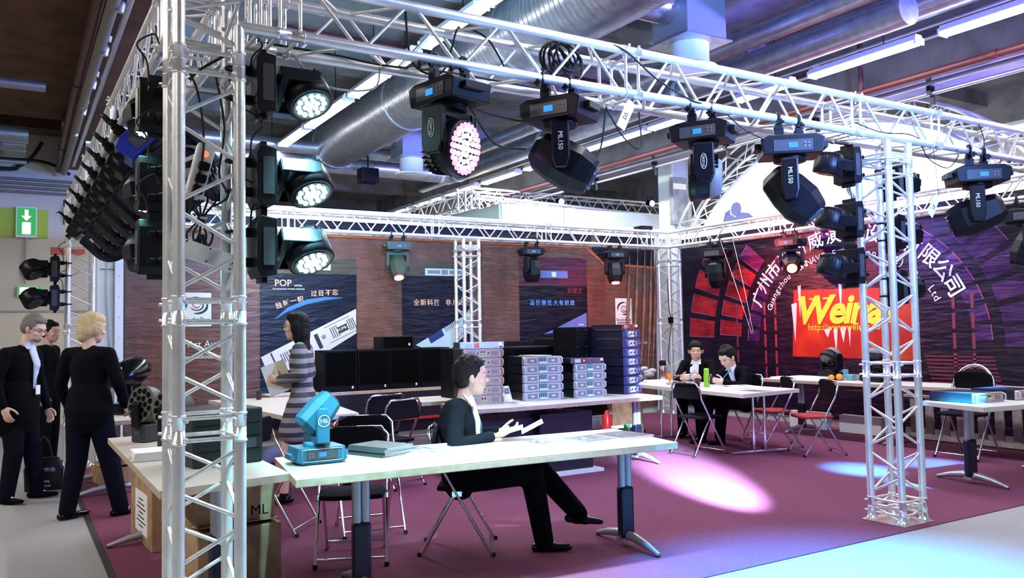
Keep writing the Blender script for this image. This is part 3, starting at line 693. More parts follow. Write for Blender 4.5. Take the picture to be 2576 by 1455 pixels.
LBL = mat('printed light blue amplifier', (.12, .18, .5), .5); PEACH = mat('printed peach lettering', (.75, .42, .28), .5); PALE = mat('printed pale lettering', (.75, .75, .75), .5)
CYL = mat('printed sky blue lettering', (.1, .35, .9), .5)
def ampprint(x0, z0, x1, z1, m, kind):
    t = MB(); q(t, x0, z0, x1, z1, -.004); p = t.build('printed_amplifier', m, bn)
    w_, h_ = x1-x0, z1-z0; g = MB()
    if kind == 0:
        q(g, x0+.06*w_, z0+.25*h_, x0+.38*w_, z1-.25*h_, -.005); q(g, x0+.62*w_, z0+.25*h_, x0+.94*w_, z1-.25*h_, -.005)
    q(g, x0+.42*w_, z0+.15*h_, x0+.58*w_, z1-.15*h_, -.005)
    g.build('printed_front', AMPG if kind == 0 else PALE, p)
ampprint(2.42, 2.24, 2.98, 2.33, AMPC, 0); ampprint(4.36, 2.20, 4.98, 2.30, mat('printed silver amplifier', (.5, .6, .6), .5), 0); ampprint(6.3, 2.2, 6.82, 2.31, LBL, 1)
# big tilted amplifiers
def tilted(poly, m, name='printed_amplifier'):
    return MB().add([(p[0]-o_.x, -.0045, p[1]) for p in poly], [tuple(range(len(poly)))]).build(name, m, bn)
a1 = tilted([(2.06, 1.12), (2.12, .98), (2.18, .90), (2.6, .98), (3.33, 1.40), (3.33, 1.73)], AMPC)
g = MB()
def lq(u0, v0, u1, v1, A=(2.1, 1.0), B=(3.33, 1.56), hh=.17, y=-.0055):
    # rectangle in the tilted amplifier's own frame: u along, v across in -1..1
    ax = V((B[0]-A[0], 0, B[1]-A[1])); up = V((-ax.z, 0, ax.x)).normalized()*hh
    P = lambda u, v_: V((A[0]-o_.x, y, A[1])) + ax*u + up*v_
    g.add([P(u0, v0), P(u1, v0), P(u1, v1), P(u0, v1)], [(0, 1, 2, 3)])
for k in range(4): lq(.18+k*.022, -.45, .188+k*.022, .3); lq(.72+k*.022, -.45, .728+k*.022, .45); lq(.91+k*.02, -.45, .918+k*.02, .45)
lq(.795, -.3, .90, .22); lq(.55, -.7, .59, .5); lq(.67, .62, .96, .66); lq(.67, -.66, .96, -.62); lq(.27, -.3, .33, .3); lq(.1, -.7, .115, .7)
g.build('printed_vents', mat('printed black', (.01, .01, .015), .5), a1, kind='stuff')
ang = math.atan2(.56, 1.23)
text('POP8.5', PALE, a1, frame((2.1+1.23*.848-o_.x, -.0065, 1.0+.56*.848-.005), (cos(ang), 0, sin(ang)), (-sin(ang), 0, cos(ang))), .055)
MB().lathe([(.03, 0), (.022, .001), (.012, .002), (0, .002)], 16, x=frame((2.88-o_.x, -.006, 1.36), (1, 0, 0), (0, 0, 1))).build('printed_knob', AMPG, a1)
a2 = tilted([(4.2, 1.22), (4.98, 1.63), (5.06, 1.72), (5.07, 1.42), (4.75, 1.15), (4.3, 1.18)], mat('printed silver amplifier'))
g = MB()
for k in range(7): lq(.55+k*.03, -.3, .56+k*.03, .5, (4.2, 1.17), (5.05, 1.62), .09)
lq(.25, -.6, .5, .5, (4.2, 1.17), (5.05, 1.62), .09)
g.build('printed_vents', mat('printed navy', (.01, .03, .12), .5), a2, kind='stuff')
a3 = tilted([(6.35, 1.33), (7.17, 1.66), (7.17, 1.18), (6.9, 1.3), (6.6, 1.36)], LBL)
g = MB()
for i in range(7):
    for j in range(6): x0 = 6.86+j*.052+(i % 2)*.02; z0 = 1.26+i*.05; (q(g, x0, z0, x0+.036, z0+.022, -.006) if x0 < 7.12 and z0 < 1.2+.42*(x0-6.35) else None)
g.build('printed_grille', PALE, a3, kind='stuff')
tilted([(6.05, 1.06), (6.16, 1.16), (6.16, 1.09)], mat('printed teal', (.1, .3, .32), .5))
sw = MB()
pts = [(2.24, 1.60), (2.4, 1.72), (2.65, 1.82), (2.9, 1.865), (3.14, 1.875)]; wd = [.004, .025, .032, .022, .003]
for i in range(4):
    (a, b_), (c, d) = pts[i], pts[i+1]; sw.add([(a-.49, -.005, b_-wd[i]), (c-.49, -.005, d-wd[i+1]), (c-.49, -.005, d+wd[i+1]), (a-.49, -.005, b_+wd[i])], [(0, 1, 2, 3)])
sw.build('blue_swoosh', BLU, bn)
def bt(s, x, z, size, m, a=0, **k): text(s, m, bn, frame((x-o_.x, -.006, z), (cos(a), 0, sin(a)), (-sin(a), 0, cos(a))), size, **k)
bt('POP', 2.345, 2.06, .12, PEACH, bold=.001); bt('series', 2.54, 2.035, .045, PALE); bt('PROFESSIONAL POWER AMPLIFIER', 2.42, 1.985, .027, PALE)
for i, ch in enumerate('独树一帜'): bt(ch, 2.29+i*.094, 1.77+i*.036-(i*i*.003), .085, PEACH, .3-.04*i, bold=.001)
for i, ch in enumerate('过目不忘'): bt(ch, 2.75+i*.096, 1.925+i*.006, .085, PEACH, 0, bold=.001)
for i, ch in enumerate('全新科技'): bt(ch, 4.22+i*.105, 1.81, .095, PEACH, 0, bold=.001)
for i, ch in enumerate('非凡工艺'): bt(ch, 4.72+i*.105, 1.81, .095, PEACH, 0, bold=.001)
for i, ch in enumerate('品价兼优'): bt(ch, 6.15+i*.105, 1.81, .09, CYL, 0, bold=.001)
for i, ch in enumerate('大有前途'): bt(ch, 6.58+i*.105, 1.81, .09, CYL, 0, bold=.001)
bt('巨龙之', 6.95, 2.0, .1, mat('printed dim red', (.25, .03, .05), .5))
def logo(x0, z0, x1, z1, s):
    t = MB(); q(t, x0, z0, x1, z1, -.006); p = t.build('logo_card', mat('white logo card', (.72, .75, .73), .5), bn)
    cx, cz, w_ = (x0+x1)/2-o_.x, (z0+z1)/2+(z1-z0)*.12, x1-x0
    def arc(r, a0, a1, wd_, m):
        g_ = MB(); N = 10; vs = []
        for k in range(N+1):
            a = R(a0+(a1-a0)*k/N); tk = wd_*sin(pi*k/N)**.5*.5
            vs += [(cx+(r-tk)*cos(a), -.008, cz+(r-tk)*.8*sin(a)), (cx+(r+tk)*cos(a), -.008, cz+(r+tk)*.8*sin(a))]
        g_.add(vs, [(2*k, 2*k+1, 2*k+3, 2*k+2) for k in range(N)]).build('logo_arc', m, p)
    dk = mat('printed black'); rd = mat('printed red', (.5, .05, .05), .5)
    arc(w_*.36, 70, 200, .03*w_/.3, dk); arc(w_*.36, 250, 380, .03*w_/.3, dk); arc(w_*.22, 200, 420, .02, dk); arc(w_*.14, 0, 200, .02, rd); arc(w_*.1, 180, 350, .02, rd)
    if s:
        text(s, dk, p, frame((cx, -.008, z0+(z1-z0)*.2), (1, 0, 0), (0, 0, 1)), w_*.21); g_ = MB(); q(g_, x0+.03, z0+.03, x1-.03, z0+.05, -.008); g_.build('red_bar', rd, p)
logo(7.75, 1.45, 8.09, 1.89, 'StudioDue'); logo(1.12, 1.52, 1.46, 1.93, 'StudioDue')
bt('Art Audio', 1.42, 1.30, .115, PALE); bt('www.studiodue.com.cn', 1.40, 1.15, .075, PALE, bold=.0008)
bt('www.studiodue.com.cn', 8.15, 1.16, .07, PALE)
# gathered curtain-like folds at the right end of the banner
fb = MB()
for i, (x, z0, z1) in enumerate(((7.95, 1.0, 2.6), (8.12, .9, 2.7), (8.28, .8, 2.75), (8.42, .7, 2.8), (8.52, .7, 2.8))):
    fb.path([(x-.49+.12, -.02, z1), (x-.49+.05, -.035, (z0+z1)/2), (x-.49-.03, -.02, z0)], [.004, .03, .008], 8)
fb.build('gathered_fold', wrinkle('brown glossy fold', (.17, .09, .06), (.28, .15, .1), .25), bn, kind='stuff')

# ---- red and blue stage banner on the right partition, x = 8.97
STG = wrinkle('dark blue stage print', (.002, .0015, .012), (.014, .002, .018), .4, st=.4)
rb = thing('banner', 'red and blue stage backdrop banner with yellow serif name and arched white characters', 'banner', (8.97, 3.3, 0))
def T_(y, z, d=0): return (-d, y-3.3, z)
MB().add([T_(6.7, .1), T_(-1.5, .1), T_(-1.5, 2.86), T_(6.7, 2.86)], [(0, 1, 2, 3)]).build('banner_sheet', STG, rb)
CY, CZ = 3.45, 1.15
PUR = wrinkle('magenta panel print', (.16, .012, .09), (.07, .012, .14), .4); REDB = wrinkle('red panel print', (.42, .015, .02), (.2, .008, .02), .3); EDG = mat('pink edge print', (.36, .06, .18), .5); DKP = wrinkle('dark violet panel print', (.03, .008, .07), (.07, .015, .1), .3)
random.seed(11)
pan = MB(); ed = MB(); red = MB(); dkp = MB()
for ri, (r0, r1, n, off) in enumerate(((1.62, 1.84, 22, 0), (1.98, 2.42, 22, .04), (2.55, 3.1, 22, .02), (3.2, 3.8, 22, .05), (3.9, 4.6, 24, 0))):
    for k in range(n):
        a0 = pi*(k+.1)/n+off; a1 = pi*(k+.86)/n+off
        P = [(CY+r*cos(a), CZ+r*.92*sin(a)) for r, a in ((r0, a0), (r1, a0), (r1, a1), (r0, a1))]
        if max(p[1] for p in P) > 2.84 or min(p[1] for p in P) < .3 or max(p[0] for p in P) > 6.6 or min(p[0] for p in P) < -1.4: continue
        tgt = dkp if (P[0][0] < 3.3 or ri == 0) else (red if P[0][1] < 2.05 else pan)
        tgt.add([T_(p[0], p[1], .002) for p in P], [(3, 2, 1, 0)])
        for a, c in ((0, 1), (1, 2)) if tgt is not dkp else ((1, 2),):
            p0, p1 = P[a], P[c]; dd = V((0, p1[0]-p0[0], p1[1]-p0[1])).normalized(); nn = V((0, -dd.z, dd.y))*.006
            ed.add([V(T_(*p0, .003))-nn, V(T_(*p1, .003))-nn, V(T_(*p1, .003))+nn, V(T_(*p0, .003))+nn], [(0, 1, 2, 3)])
pan.build('magenta_panels', PUR, rb, kind='stuff'); red.build('red_panels', REDB, rb, kind='stuff'); dkp.build('dark_panels', DKP, rb, kind='stuff'); ed.build('pink_outlines', EDG, rb, kind='stuff')
cen = MB(); cen.add([T_(4.46, .95, .004), T_(2.55, .93, .004), T_(2.6, 1.85, .004), T_(4.4, 1.9, .004)], [(0, 1, 2, 3)])
RC = mat('scarlet centre print', (.28, .012, .008), .4, noise=(2.2, (.42, .05, .008), .45, .7)); ce = cen.build('red_centre', RC, rb)
fl = MB()
for y, z0, z1, w_ in ((4.4, 1.15, 1.7, .05), (4.3, 1.5, 1.95, .03), (3.62, 1.55, 1.95, .03), (3.72, 1.0, 1.33, .035), (3.6, 1.15, 1.35, .05), (3.5, 1.1, 1.34, .02), (3.85, 1.22, 1.33, .06), (3.3, 1.22, 1.35, .05)):
    fl.add([T_(y+w_, z1, .006), T_(y, z0, .006), T_(y-w_, z1+.02, .006)], [(0, 1, 2)])
fl.build('white_streaks', mat('printed white streak', (.75, .6, .6), .5), ce)
st = MB()
for k in range(13): st.add([T_(2.45-.012*k, .98-.045*k+.02*0, .004), T_(1.6-.01*k, .98-.045*k, .004), T_(1.6-.01*k, .995-.045*k, .004), T_(2.45-.012*k, .995-.045*k, .004)], [(0, 1, 2, 3)])
for y in (2.06, 1.83, 4.75, 4.95, 5.5):
    for k in range(5): st.add([T_(y+.02, .6+k*.24, .004), T_(y-.02, .6+k*.24, .004), T_(y-.02, .79+k*.24, .004), T_(y+.02, .79+k*.24, .004)], [(0, 1, 2, 3)])
st.build('stage_steps', mat('printed rose', (.18, .02, .045), .5), rb, kind='stuff')
gl = MB(); gl.add([T_(1.0, .5, .003), T_(-1.4, .5, .003), T_(-1.4, 1.2, .003), T_(.4, 1.25, .003), T_(.9, .9, .003)], [(0, 1, 2, 3, 4)]); gl.build('golden_glow_print', mat('printed ember', (.3, .05, .01), .5, noise=(6, (.02, .005, .03), .45, .6)), rb)
for k in range(4):
    MB().add([T_(1.0-k*.28, 2.45+.05*k, .004), T_(.8-k*.28, 2.3+.05*k, .004), T_(.72-k*.28, 2.45+.05*k, .004), T_(.9-k*.28, 2.6+.05*k, .004)], [(0, 1, 2, 3)]).build('bright_panel', mat('printed salmon', (.5, .15, .2), .5), rb)
YEL = mat('printed yellow', (.85, .62, .03), .5); WHT = mat('printed white', (.8, .82, .95), .5)
def rt(s, y, z, size, m, a=0, par=None, **k): text(s, m, par or rb, frame(T_(y, z, .008), (0, -cos(a), sin(a)), (0, sin(a), cos(a))), size, **k)
rt('Weinas', 3.60, 1.585, .53, YEL, bold=.019, shear=.28, sp=.95, align='CENTER')
for (y, z, w_) in ((4.27, 1.76, .13), (4.07, 1.76, .13), (3.86, 1.76, .09), (3.40, 1.40, .08), (3.26, 1.40, .08), (3.13, 1.40, .08)):
    MB().add([T_(y+w_/2, z-.01, .0085), T_(y-w_/2, z-.01, .0085), T_(y-w_/2, z+.012, .0085), T_(y+w_/2, z+.012, .0085)], [(0, 1, 2, 3)]).build('serif_bar', YEL, rb)
rt('http://www.weinas.com', 3.55, 1.36, .13, YEL)
for i, ch in enumerate('广州市光新威演艺设备有限公司'):
    th = R(163-i*11.2); rt(ch, 3.54-1.56*cos(th), 1.49+1.12*sin(th), .26, WHT, (th-pi/2)*.85, bold=.003)
for i, ch in enumerate('Guangzhou SUNNAVE Equipment (E) Co., Ltd'):
    if ch == ' ': continue
    th = R(165-i*3.8); rt(ch, 3.54-1.34*cos(th), 1.42+.95*sin(th), .13, WHT, (th-pi/2)*.85)

# ---- white glowing half-disc sign on trussing behind the right partition
sg = thing('arched_sign', 'glowing white arched light box ringed by curved truss behind the right banner', 'illuminated sign', (9.75, 4.3, 1.68))
N = 40; r = 2.62
vs = [(0, 0, 1.35)]+[(0, 1.2*r*cos(a), r*sin(a)) for a in [R(20)+R(140)*k/N for k in range(N+1)]]
msg = emis('glowing sign face', (.82, .88, 1), 3.2)
MB().add(vs+[(.12, p[1], p[2]) for p in vs], [tuple([0]+[k+1, k+2])[::-1] for k in range(N)]+[(k+1+len(vs)-0, k+2+len(vs)-0, k+2, k+1) for k in range(0, N-0) if 0]).build('sign_face', msg, sg)
MB().path([(.05, 1.2*(r+.02)*cos(a), (r+.02)*sin(a)) for a in [R(20)+R(140)*k/N for k in range(N+1)]], .04, 8).build('sign_rim', WHITEP, sg)
for rr, xx in ((r+.06, -.25), (r+.06, .02), (r+.34, -.25), (r+.34, .02)):
    MB().path([(xx, 1.19*rr*cos(a), rr*sin(a)) for a in [R(14)+R(152)*k/N for k in range(N+1)]], .024, 8).build('chord', ALU, sg)
lb = MB()
for k in range(34):
    a = R(14)+R(152)*k/34; a2 = R(14)+R(152)*(k+1)/34; r0, r1 = (r+.06, r+.34) if k % 2 else (r+.34, r+.06)
    for xx in (-.25, .02): lb.tube((xx, 1.19*r0*cos(a), r0*sin(a)), (xx, 1.19*r1*cos(a2), r1*sin(a2)), .011, 6)
    lb.tube((-.25, 1.19*(r+.06)*cos(a), (r+.06)*sin(a)), (.02, 1.19*(r+.06)*cos(a2), (r+.06)*sin(a2)), .011, 6)
lb.build('bracing', ALU, sg, kind='stuff')
# pale picture on the sign: a singer in silhouette and a faint keyboard
SIL = emis('sign picture violet', (.14, .16, .42), 1.0)
def sil(poly, m, nm): MB().add([(-.006, p[0]+.6, p[1]) for p in poly], [tuple(range(len(poly)))]).build(nm, m, sg)
c0 = V((0, 6.19-4.9, 3.2-1.68))
def ring(cy, cz, a, b_, n=14): return [(cy+a*cos(2*pi*k/n), cz+b_*sin(2*pi*k/n)) for k in range(n)]
sil(ring(1.28, 1.68, .12, .12), SIL, 'printed_singer_head'); sil([(1.45, 1.38), (1.2, 1.34), (.92, 1.38), (.86, 1.46), (1.0, 1.58), (1.2, 1.62), (1.3, 1.55), (1.5, 1.66), (1.56, 1.58), (1.62, 1.4)], SIL, 'printed_singer_body')
sil([(1.42, 1.70), (1.40, 1.62), (1.52, 1.58), (1.55, 1.64)], SIL, 'printed_microphone')
G2 = emis('sign picture pale', (.5, .6, .95), 1.3)
for k in range(3): sil([(-1.2-k*.12, 1.62), (-1.5-k*.14, 2.0), (-1.53-k*.14, 1.97), (-1.22-k*.12, 1.58)], G2, 'printed_stave')
sil([(-1.3, 1.45), (-1.95, 1.62), (-1.95, 1.5), (-1.3, 1.35)], emis('sign picture keys', (.2, .2, .4), 1), 'printed_keys')
# ---- far booth: white fascia, trusses, lamps
fb_ = thing('neighbour_booth', 'white fascia of the neighbouring booth rising behind the back truss', 'booth', (6.5, 8.6, 0))
FW_ = mat('white fascia'); 
MB().box((2.4, 0, 3.28), (4.6, .08, .62)).build('fascia_panel', FW_, fb_); MB().box((-2.2+2.3, 1.2, 3.28), (.08, 2.4, .62)).build('fascia_panel', mat('pale green fascia', (.6, .68, .58), .6), fb_)
MB().box((1.4, -.045, 3.28), (.012, .004, .6)).build('panel_joint', GREYP, fb_)
def far_truss(label, a, b, h=.3, m=ALU):
    a, b = V(a), V(b); t = thing('far_truss', label, 'truss', a); d = b-a; L = d.length; dn = d/L; e = V((-dn.y, dn.x, 0))*h/2 if abs(dn.z) < .9 else V((h/2, 0, 0)); z = V((0, 0, h/2)) if abs(dn.z) < .9 else V((0, h/2, 0))
    for s1 in (-1, 1):
        for s2 in (-1, 1): MB().tube(e*s1+z*s2, d+e*s1+z*s2, .025, 8).build('chord', m, t)
    g = MB(); n = int(L/.3)
    for k in range(n):
        p0, p1 = dn*L*k/n, dn*L*(k+1)/n; sg_ = 1 if k % 2 else -1
        for s1 in (-1, 1): g.tube(p0+e*s1-z*sg_, p1+e*s1+z*sg_, .011, 5); g.tube(p0+e*sg_+z*s1, p1-e*sg_+z*s1, .011, 5)
    g.build('bracing', m, t, kind='stuff'); return t
far_truss('far upper truss running back beside the tube lights', (7.0, 10.6, 3.98), (7.0, 19.5, 3.98), .36)
far_truss('far lower truss running back behind the pale green fascia', (6.9, 9.6, 3.5), (6.9, 18.5, 3.5))
far_truss('far upper crosswise truss over the white fascia', (7.0, 10.6, 3.98), (12.6, 10.6, 3.98), .4)
far_truss('far middle crosswise truss carrying the warm spotlights', (6.9, 10.0, 3.78), (13.6, 10.0, 3.6))
far_truss('far thin crosswise truss resting on the white fascia', (7.0, 9.3, 3.66), (13.2, 9.3, 3.5), .25)
far_truss('far upright truss at the fascia corner, outer', (7.0, 10.5, 2.5), (7.0, 10.5, 4.1)); far_truss('far upright truss at the fascia corner, inner', (7.5, 10.2, 2.5), (7.5, 10.2, 3.9)); far_truss('far upright truss near the column', (11.6, 10.6, 2.5), (11.6, 10.6, 3.95))
WARM = emis('warm spotlight lens', (1, .8, .55), 45)
for u, v_, l in ((1322, 508, 'left'), (1412, 508, 'middle'), (1640, 512, 'right'), (1198, 546, 'low far-left')):
    p = aty(u, v_, 9.9); t = thing('spotlight', '%s warm glowing spotlight of the neighbouring rig' % l, 'spotlight', p)
    MB().tube((0, 0, 0), (0, .14, .03), .07, 14, .055).build('lamp_housing', BLACK, t); MB().ell((0, -.01, 0), (.06, .03, .06)).build('lens', WARM, t); MB().path([(-.08, .05, 0), (-.08, .05, .14), (.08, .05, .14), (.08, .05, 0)], .008, 6).build('bracket', SATIN, t)
# column box
cbx = thing('control_box', 'grey metal sign box fixed on the cream hall column', 'box', (9.55, 7.33, 3.62))
MB().box((-.02, 0, .02), (.34, .1, .85)).build('box_body', mat('weathered grey sheet', (.42, .40, .36), .6, .3, noise=(8, (.3, .28, .25), .4, .6)), cbx, bevel=.01); MB().box((-.03, -.055, .28), (.3, .006, .1)).build('white_stripe', emis('pale stripe', (.8, .85, .85), .6), cbx)
# exit signs and hall wall fittings
EG = emis('green sign face', (.02, .28, .06), .9); EW = emis('white sign face', (.9, 1, .9), 2.2)
o = MB().box((0, 0, 0), (2.4, .02, .47)).build('green_board', mat('lime green board', (.38, .5, .05), .6), loc=(-1.3, 11.985, 3.30)); tag(o, 'lime green board on the hall wall behind the tall exit sign', 'sign board')
t = thing('exit_sign', 'tall lit green exit sign with white arrow pointing down', 'exit sign', (-.41, 11.925, 3.31))
MB().box((0, .02, 0), (.30, .06, .50)).build('sign_case', WHITEP, t); MB().box((0, -.012, .01), (.26, .005, .45)).build('sign_face', EG, t)
MB().prism([(-.025, .2), (-.025, .1), (-.07, .1), (0, .02), (.07, .1), (.025, .1), (.025, .2)][::-1], -.017, -.015).build('arrow', EW, t); MB().box((0, -.016, -.1), (.12, .003, .19)).build('door_symbol', EW, t)
MB().tube((0, .03, -.25), (0, .03, -1.0), .015, 8).build('wall_conduit', mat('grey conduit pale', (.45, .42, .38), .6), t)
t = thing('exit_sign', 'small wide lit green exit sign with white arrow, lower on the wall', 'exit sign', (-.35, 11.955, 2.18))
MB().box((0, .02, 0), (.36, .05, .17)).build('sign_case', WHITEP, t); MB().box((0, -.008, 0), (.34, .004, .155)).build('sign_face', EG, t); MB().box((-.08, -.011, 0), (.13, .003, .13)).build('running_symbol', EW, t)
MB().prism([(.06, .06), (.06, .0), (.03, .0), (.085, -.06), (.14, 0), (.11, 0), (.11, .06)][::-1], -.013, -.011).build('arrow', EW, t)
o = MB().path([(.13*cos(a), .0, .13*sin(a)) for a in [2*pi*k/40 for k in range(80)]], .012, 6).build('cable_coil', mat('grey conduit pale'), loc=(-.35, 11.985, 2.52)); tag(o, 'grey cable coil hung on the hall wall between the two exit signs', 'cable')
o = MB().box((0, 0, 0), (.12, .06, .14)).build('junction_box', mat('grey conduit pale'), loc=(-.14, 11.965, 2.5), bevel=.01); tag(o, 'small grey junction box beside the wall cable coil', 'box')
t = thing('wifi_box', 'white wall access point with six black aerials and blue lamp', 'router', (.22, 11.97, 3.5))
MB().box((0, 0, 0), (.2, .05, .2)).build('case', WHITEP, t, bevel=.01); MB().ell((0, -.03, .04), (.012, .008, .012)).build('status_lamp', SCRB, t)
for sx in (-.09, .09):
    for sz in (-1, 1): MB().tube((sx, 0, sz*.1), (sx, 0, sz*.2), .008, 6).build('aerial', BLACK, t)
for sx in (-1, 1): MB().tube((sx*.1, 0, 0), (sx*.2, 0, 0), .006, 6).build('aerial', BLACK, t)
o = MB().box((0, 0, 0), (.5, .01, .12)).build('red_sign', mat('faded red sign', (.5, .1, .08), .6), loc=(.2, 11.99, 2.86)); tag(o, 'faded red strip sign on the hall wall left of the far tower', 'sign'); text('8.1 H01', mat('dark red print', (.25, .04, .03), .6), o, frame((0, -.008, 0), (1, 0, 0), (0, 0, 1)), .07)
cable([(.32, 7.0, 2.6), (.30, 7.0, 2.0), (.33, 7.0, 1.4), (.38, 6.98, .7)], .006, mat('grey cable'), 'thin grey cable hanging down the white partition')
# ============================================================ tables
LEGG = mat('light grey steel', (.42, .44, .48), .35, .6); LEGB = mat('dark blue-black steel', (.01, .012, .03), .35, .3)
def tabletop(t, poly, z=TT, th=.04, edge=BIRCH):
    MB().slab(poly, z-th, z-.003).build('table_edge', edge, t, bevel=.004)
    MB().slab(poly, z-.003, z).build('table_top', WHITE, t)
def tleg(t, x, y, ang=0, h=TT-.03, L=.34):
    g = bpy.data.objects.new('leg', MB().box((0, 0, .05), (.1, .075, .02)).mesh('leg', LEGG)); COL.objects.link(g); g.parent = t; g.location = (x, y, 0); g.rotation_euler = (0, 0, ang)
    b = MB(); b.tube((-.024, 0, h*.5), (-.024, 0, h), .026, 14).tube((.024, 0, h*.5), (.024, 0, h), .026, 14).build('upper_column', LEGG, g)
    MB().box((0, 0, .06+(h*.58-.06)/2), (.1, .07, h*.58-.06)).build('lower_column', LEGB, g, bevel=.02)
    for s in (-1, 1):
        MB().path([(0, 0, .075), (0, s*.08, .075), (0, s*L*.6, .055), (0, s*L, .02)], [.03, .03, .024, .014], 8).build('foot', LEGG, g)
        MB().tube((0, s*L*.97, 0), (0, s*L*.97, .018), .014, 8).build('leveller', RUB, g)
    MB().box((0, 0, h-.012), (.08, .5, .024)).build('bracket', LEGG, g)
def P2(o, pts): return [(p[0]-o[0], p[1]-o[1]) for p in pts]
o = (.48, .31); t = thing('counter_table', 'front right white counter table lit cyan, nearest the viewer', 'table', (*o, 0))
tabletop(t, P2(o, [(.48, .30), (2.77, .14), (2.92, .95), (.60, 1.10)])); tleg(t, .93-o[0], .62-o[1], R(-4)); tleg(t, 2.70-o[0], .57-o[1], R(-4))
MB().box((1.1, .3, TT-.06), (1.8, .04, .04)).build('beam_under_top', LEGG, t)
o = (-.1, .42); t = thing('counter_table', 'white counter table running away behind the nearest tower, cartons beneath', 'table', (*o, 0))
tabletop(t, P2(o, [(-.11, .42), (.52, .52), (.53, 2.82), (-.09, 2.80)]), z=TT-.002); tleg(t, .22-o[0], .8-o[1], R(90)); tleg(t, .22-o[0], 2.5-o[1], R(90))
o = (0, 4.1); t = thing('counter_table', 'far left white table carrying the shiny black scanner light', 'table', (*o, 0))
tabletop(t, P2(o, [(-.04, 4.08), (.62, 4.06), (.62, 5.7), (-.04, 5.7)])); tleg(t, .16, .5, R(90)); tleg(t, .16, 1.3, R(90))
o = (2.95, 2.83); t = thing('display_table', 'white table carrying the silver amplifier stacks', 'table', (*o, 0))
tabletop(t, P2(o, [(2.9, 2.86), (3.2, 2.80), (5.05, 2.84), (5.12, 3.55), (2.9, 3.6)])); tleg(t, 5.0-o[0], 3.2-o[1]); tleg(t, 3.05-o[0], 3.22-o[1])
o = (2.85, 3.9); t = thing('display_table', 'white table behind the seated man, ahead of the black speakers', 'table', (*o, 0))
tabletop(t, P2(o, [(2.84, 3.9), (4.9, 3.85), (4.95, 4.5), (2.9, 4.55)])); tleg(t, .4, .3); tleg(t, 1.85, .3)
o = (1.95, 5.9); t = thing('back_table', 'long pale table along the brown banner under the black speakers', 'table', (*o, 0))
tabletop(t, P2(o, [(1.9, 5.93), (5.2, 5.93), (5.2, 6.4), (1.9, 6.4)])); tleg(t, .3, .25); tleg(t, 2.9, .25)
MB().box((1.2, .0, .33), (2.2, .03, .03)).build('red_rail', mat('red rail', (.45, .03, .02), .5), t)
# bistro-leg tables
def postleg(t, x, y, ang=0):
    g = bpy.data.objects.new('leg', MB().tube((-.33, 0, .025), (.33, 0, .025), .018, 10).mesh('leg', CHROME)); COL.objects.link(g); g.parent = t; g.location = (x, y, 0); g.rotation_euler = (0, 0, ang)
    for s in (-1, 1):
        MB().tube((s*.07, 0, .03), (s*.07, 0, TT-.03), .015, 12).build('post', CHROME, g); MB().ell((s*.33, 0, .02), (.02, .02, .02)).build('foot_cap', mat('red rubber', (.4, .02, .02), .5), g)
o = (5.9, 3.4); t = thing('meeting_table', 'white table where two dark-suited men sit, green bottle on it', 'table', (*o, 0))
tabletop(t, P2(o, [(6.05, 4.72), (5.72, 2.38), (6.72, 2.5), (6.9, 4.75)]), edge=WHITE); postleg(t, 6.35-5.9, 2.75-3.4, R(-15)); postleg(t, 6.4-5.9, 4.3-3.4, R(-15))
o = (7.9, 2.5); t = thing('back_table', 'long birch table before the red and blue banner, oranges on it', 'table', (*o, 0))
tabletop(t, P2(o, [(7.85, -.3), (8.5, -.3), (8.5, 4.1), (7.85, 4.1)])); tleg(t, .3, 1.2, R(90)); tleg(t, .3, -.2, R(90)); tleg(t, .3, -2.0, R(90))
o = (6.3, .3); t = thing('display_table', 'white table at the right edge carrying two black amplifiers, blue-lit', 'table', (*o, 0))
tabletop(t, P2(o, [(6.05, .12), (7.6, -.12), (7.7, .62), (6.27, .80)]), edge=WHITE); tleg(t, 6.42-6.3, .46-.3, R(-8)); tleg(t, 7.45-6.3, .25-.3, R(-8))
o = (1.5, 4); t = thing('folding_table', 'white folding table behind the walking woman, small dark cup on it', 'table', (*o, 0))
tabletop(t, P2(o, [(1.36, 3.22), (1.95, 3.30), (2.25, 5.6), (1.2, 5.85)]), edge=WHITE)
for x, y in ((-.12, -.62), (.35, -.6), (.5, .9), (-.1, 1.2)): MB().tube((x, y, 0), (x, y, TT-.03), .012, 8).build('leg', CHROME, t)
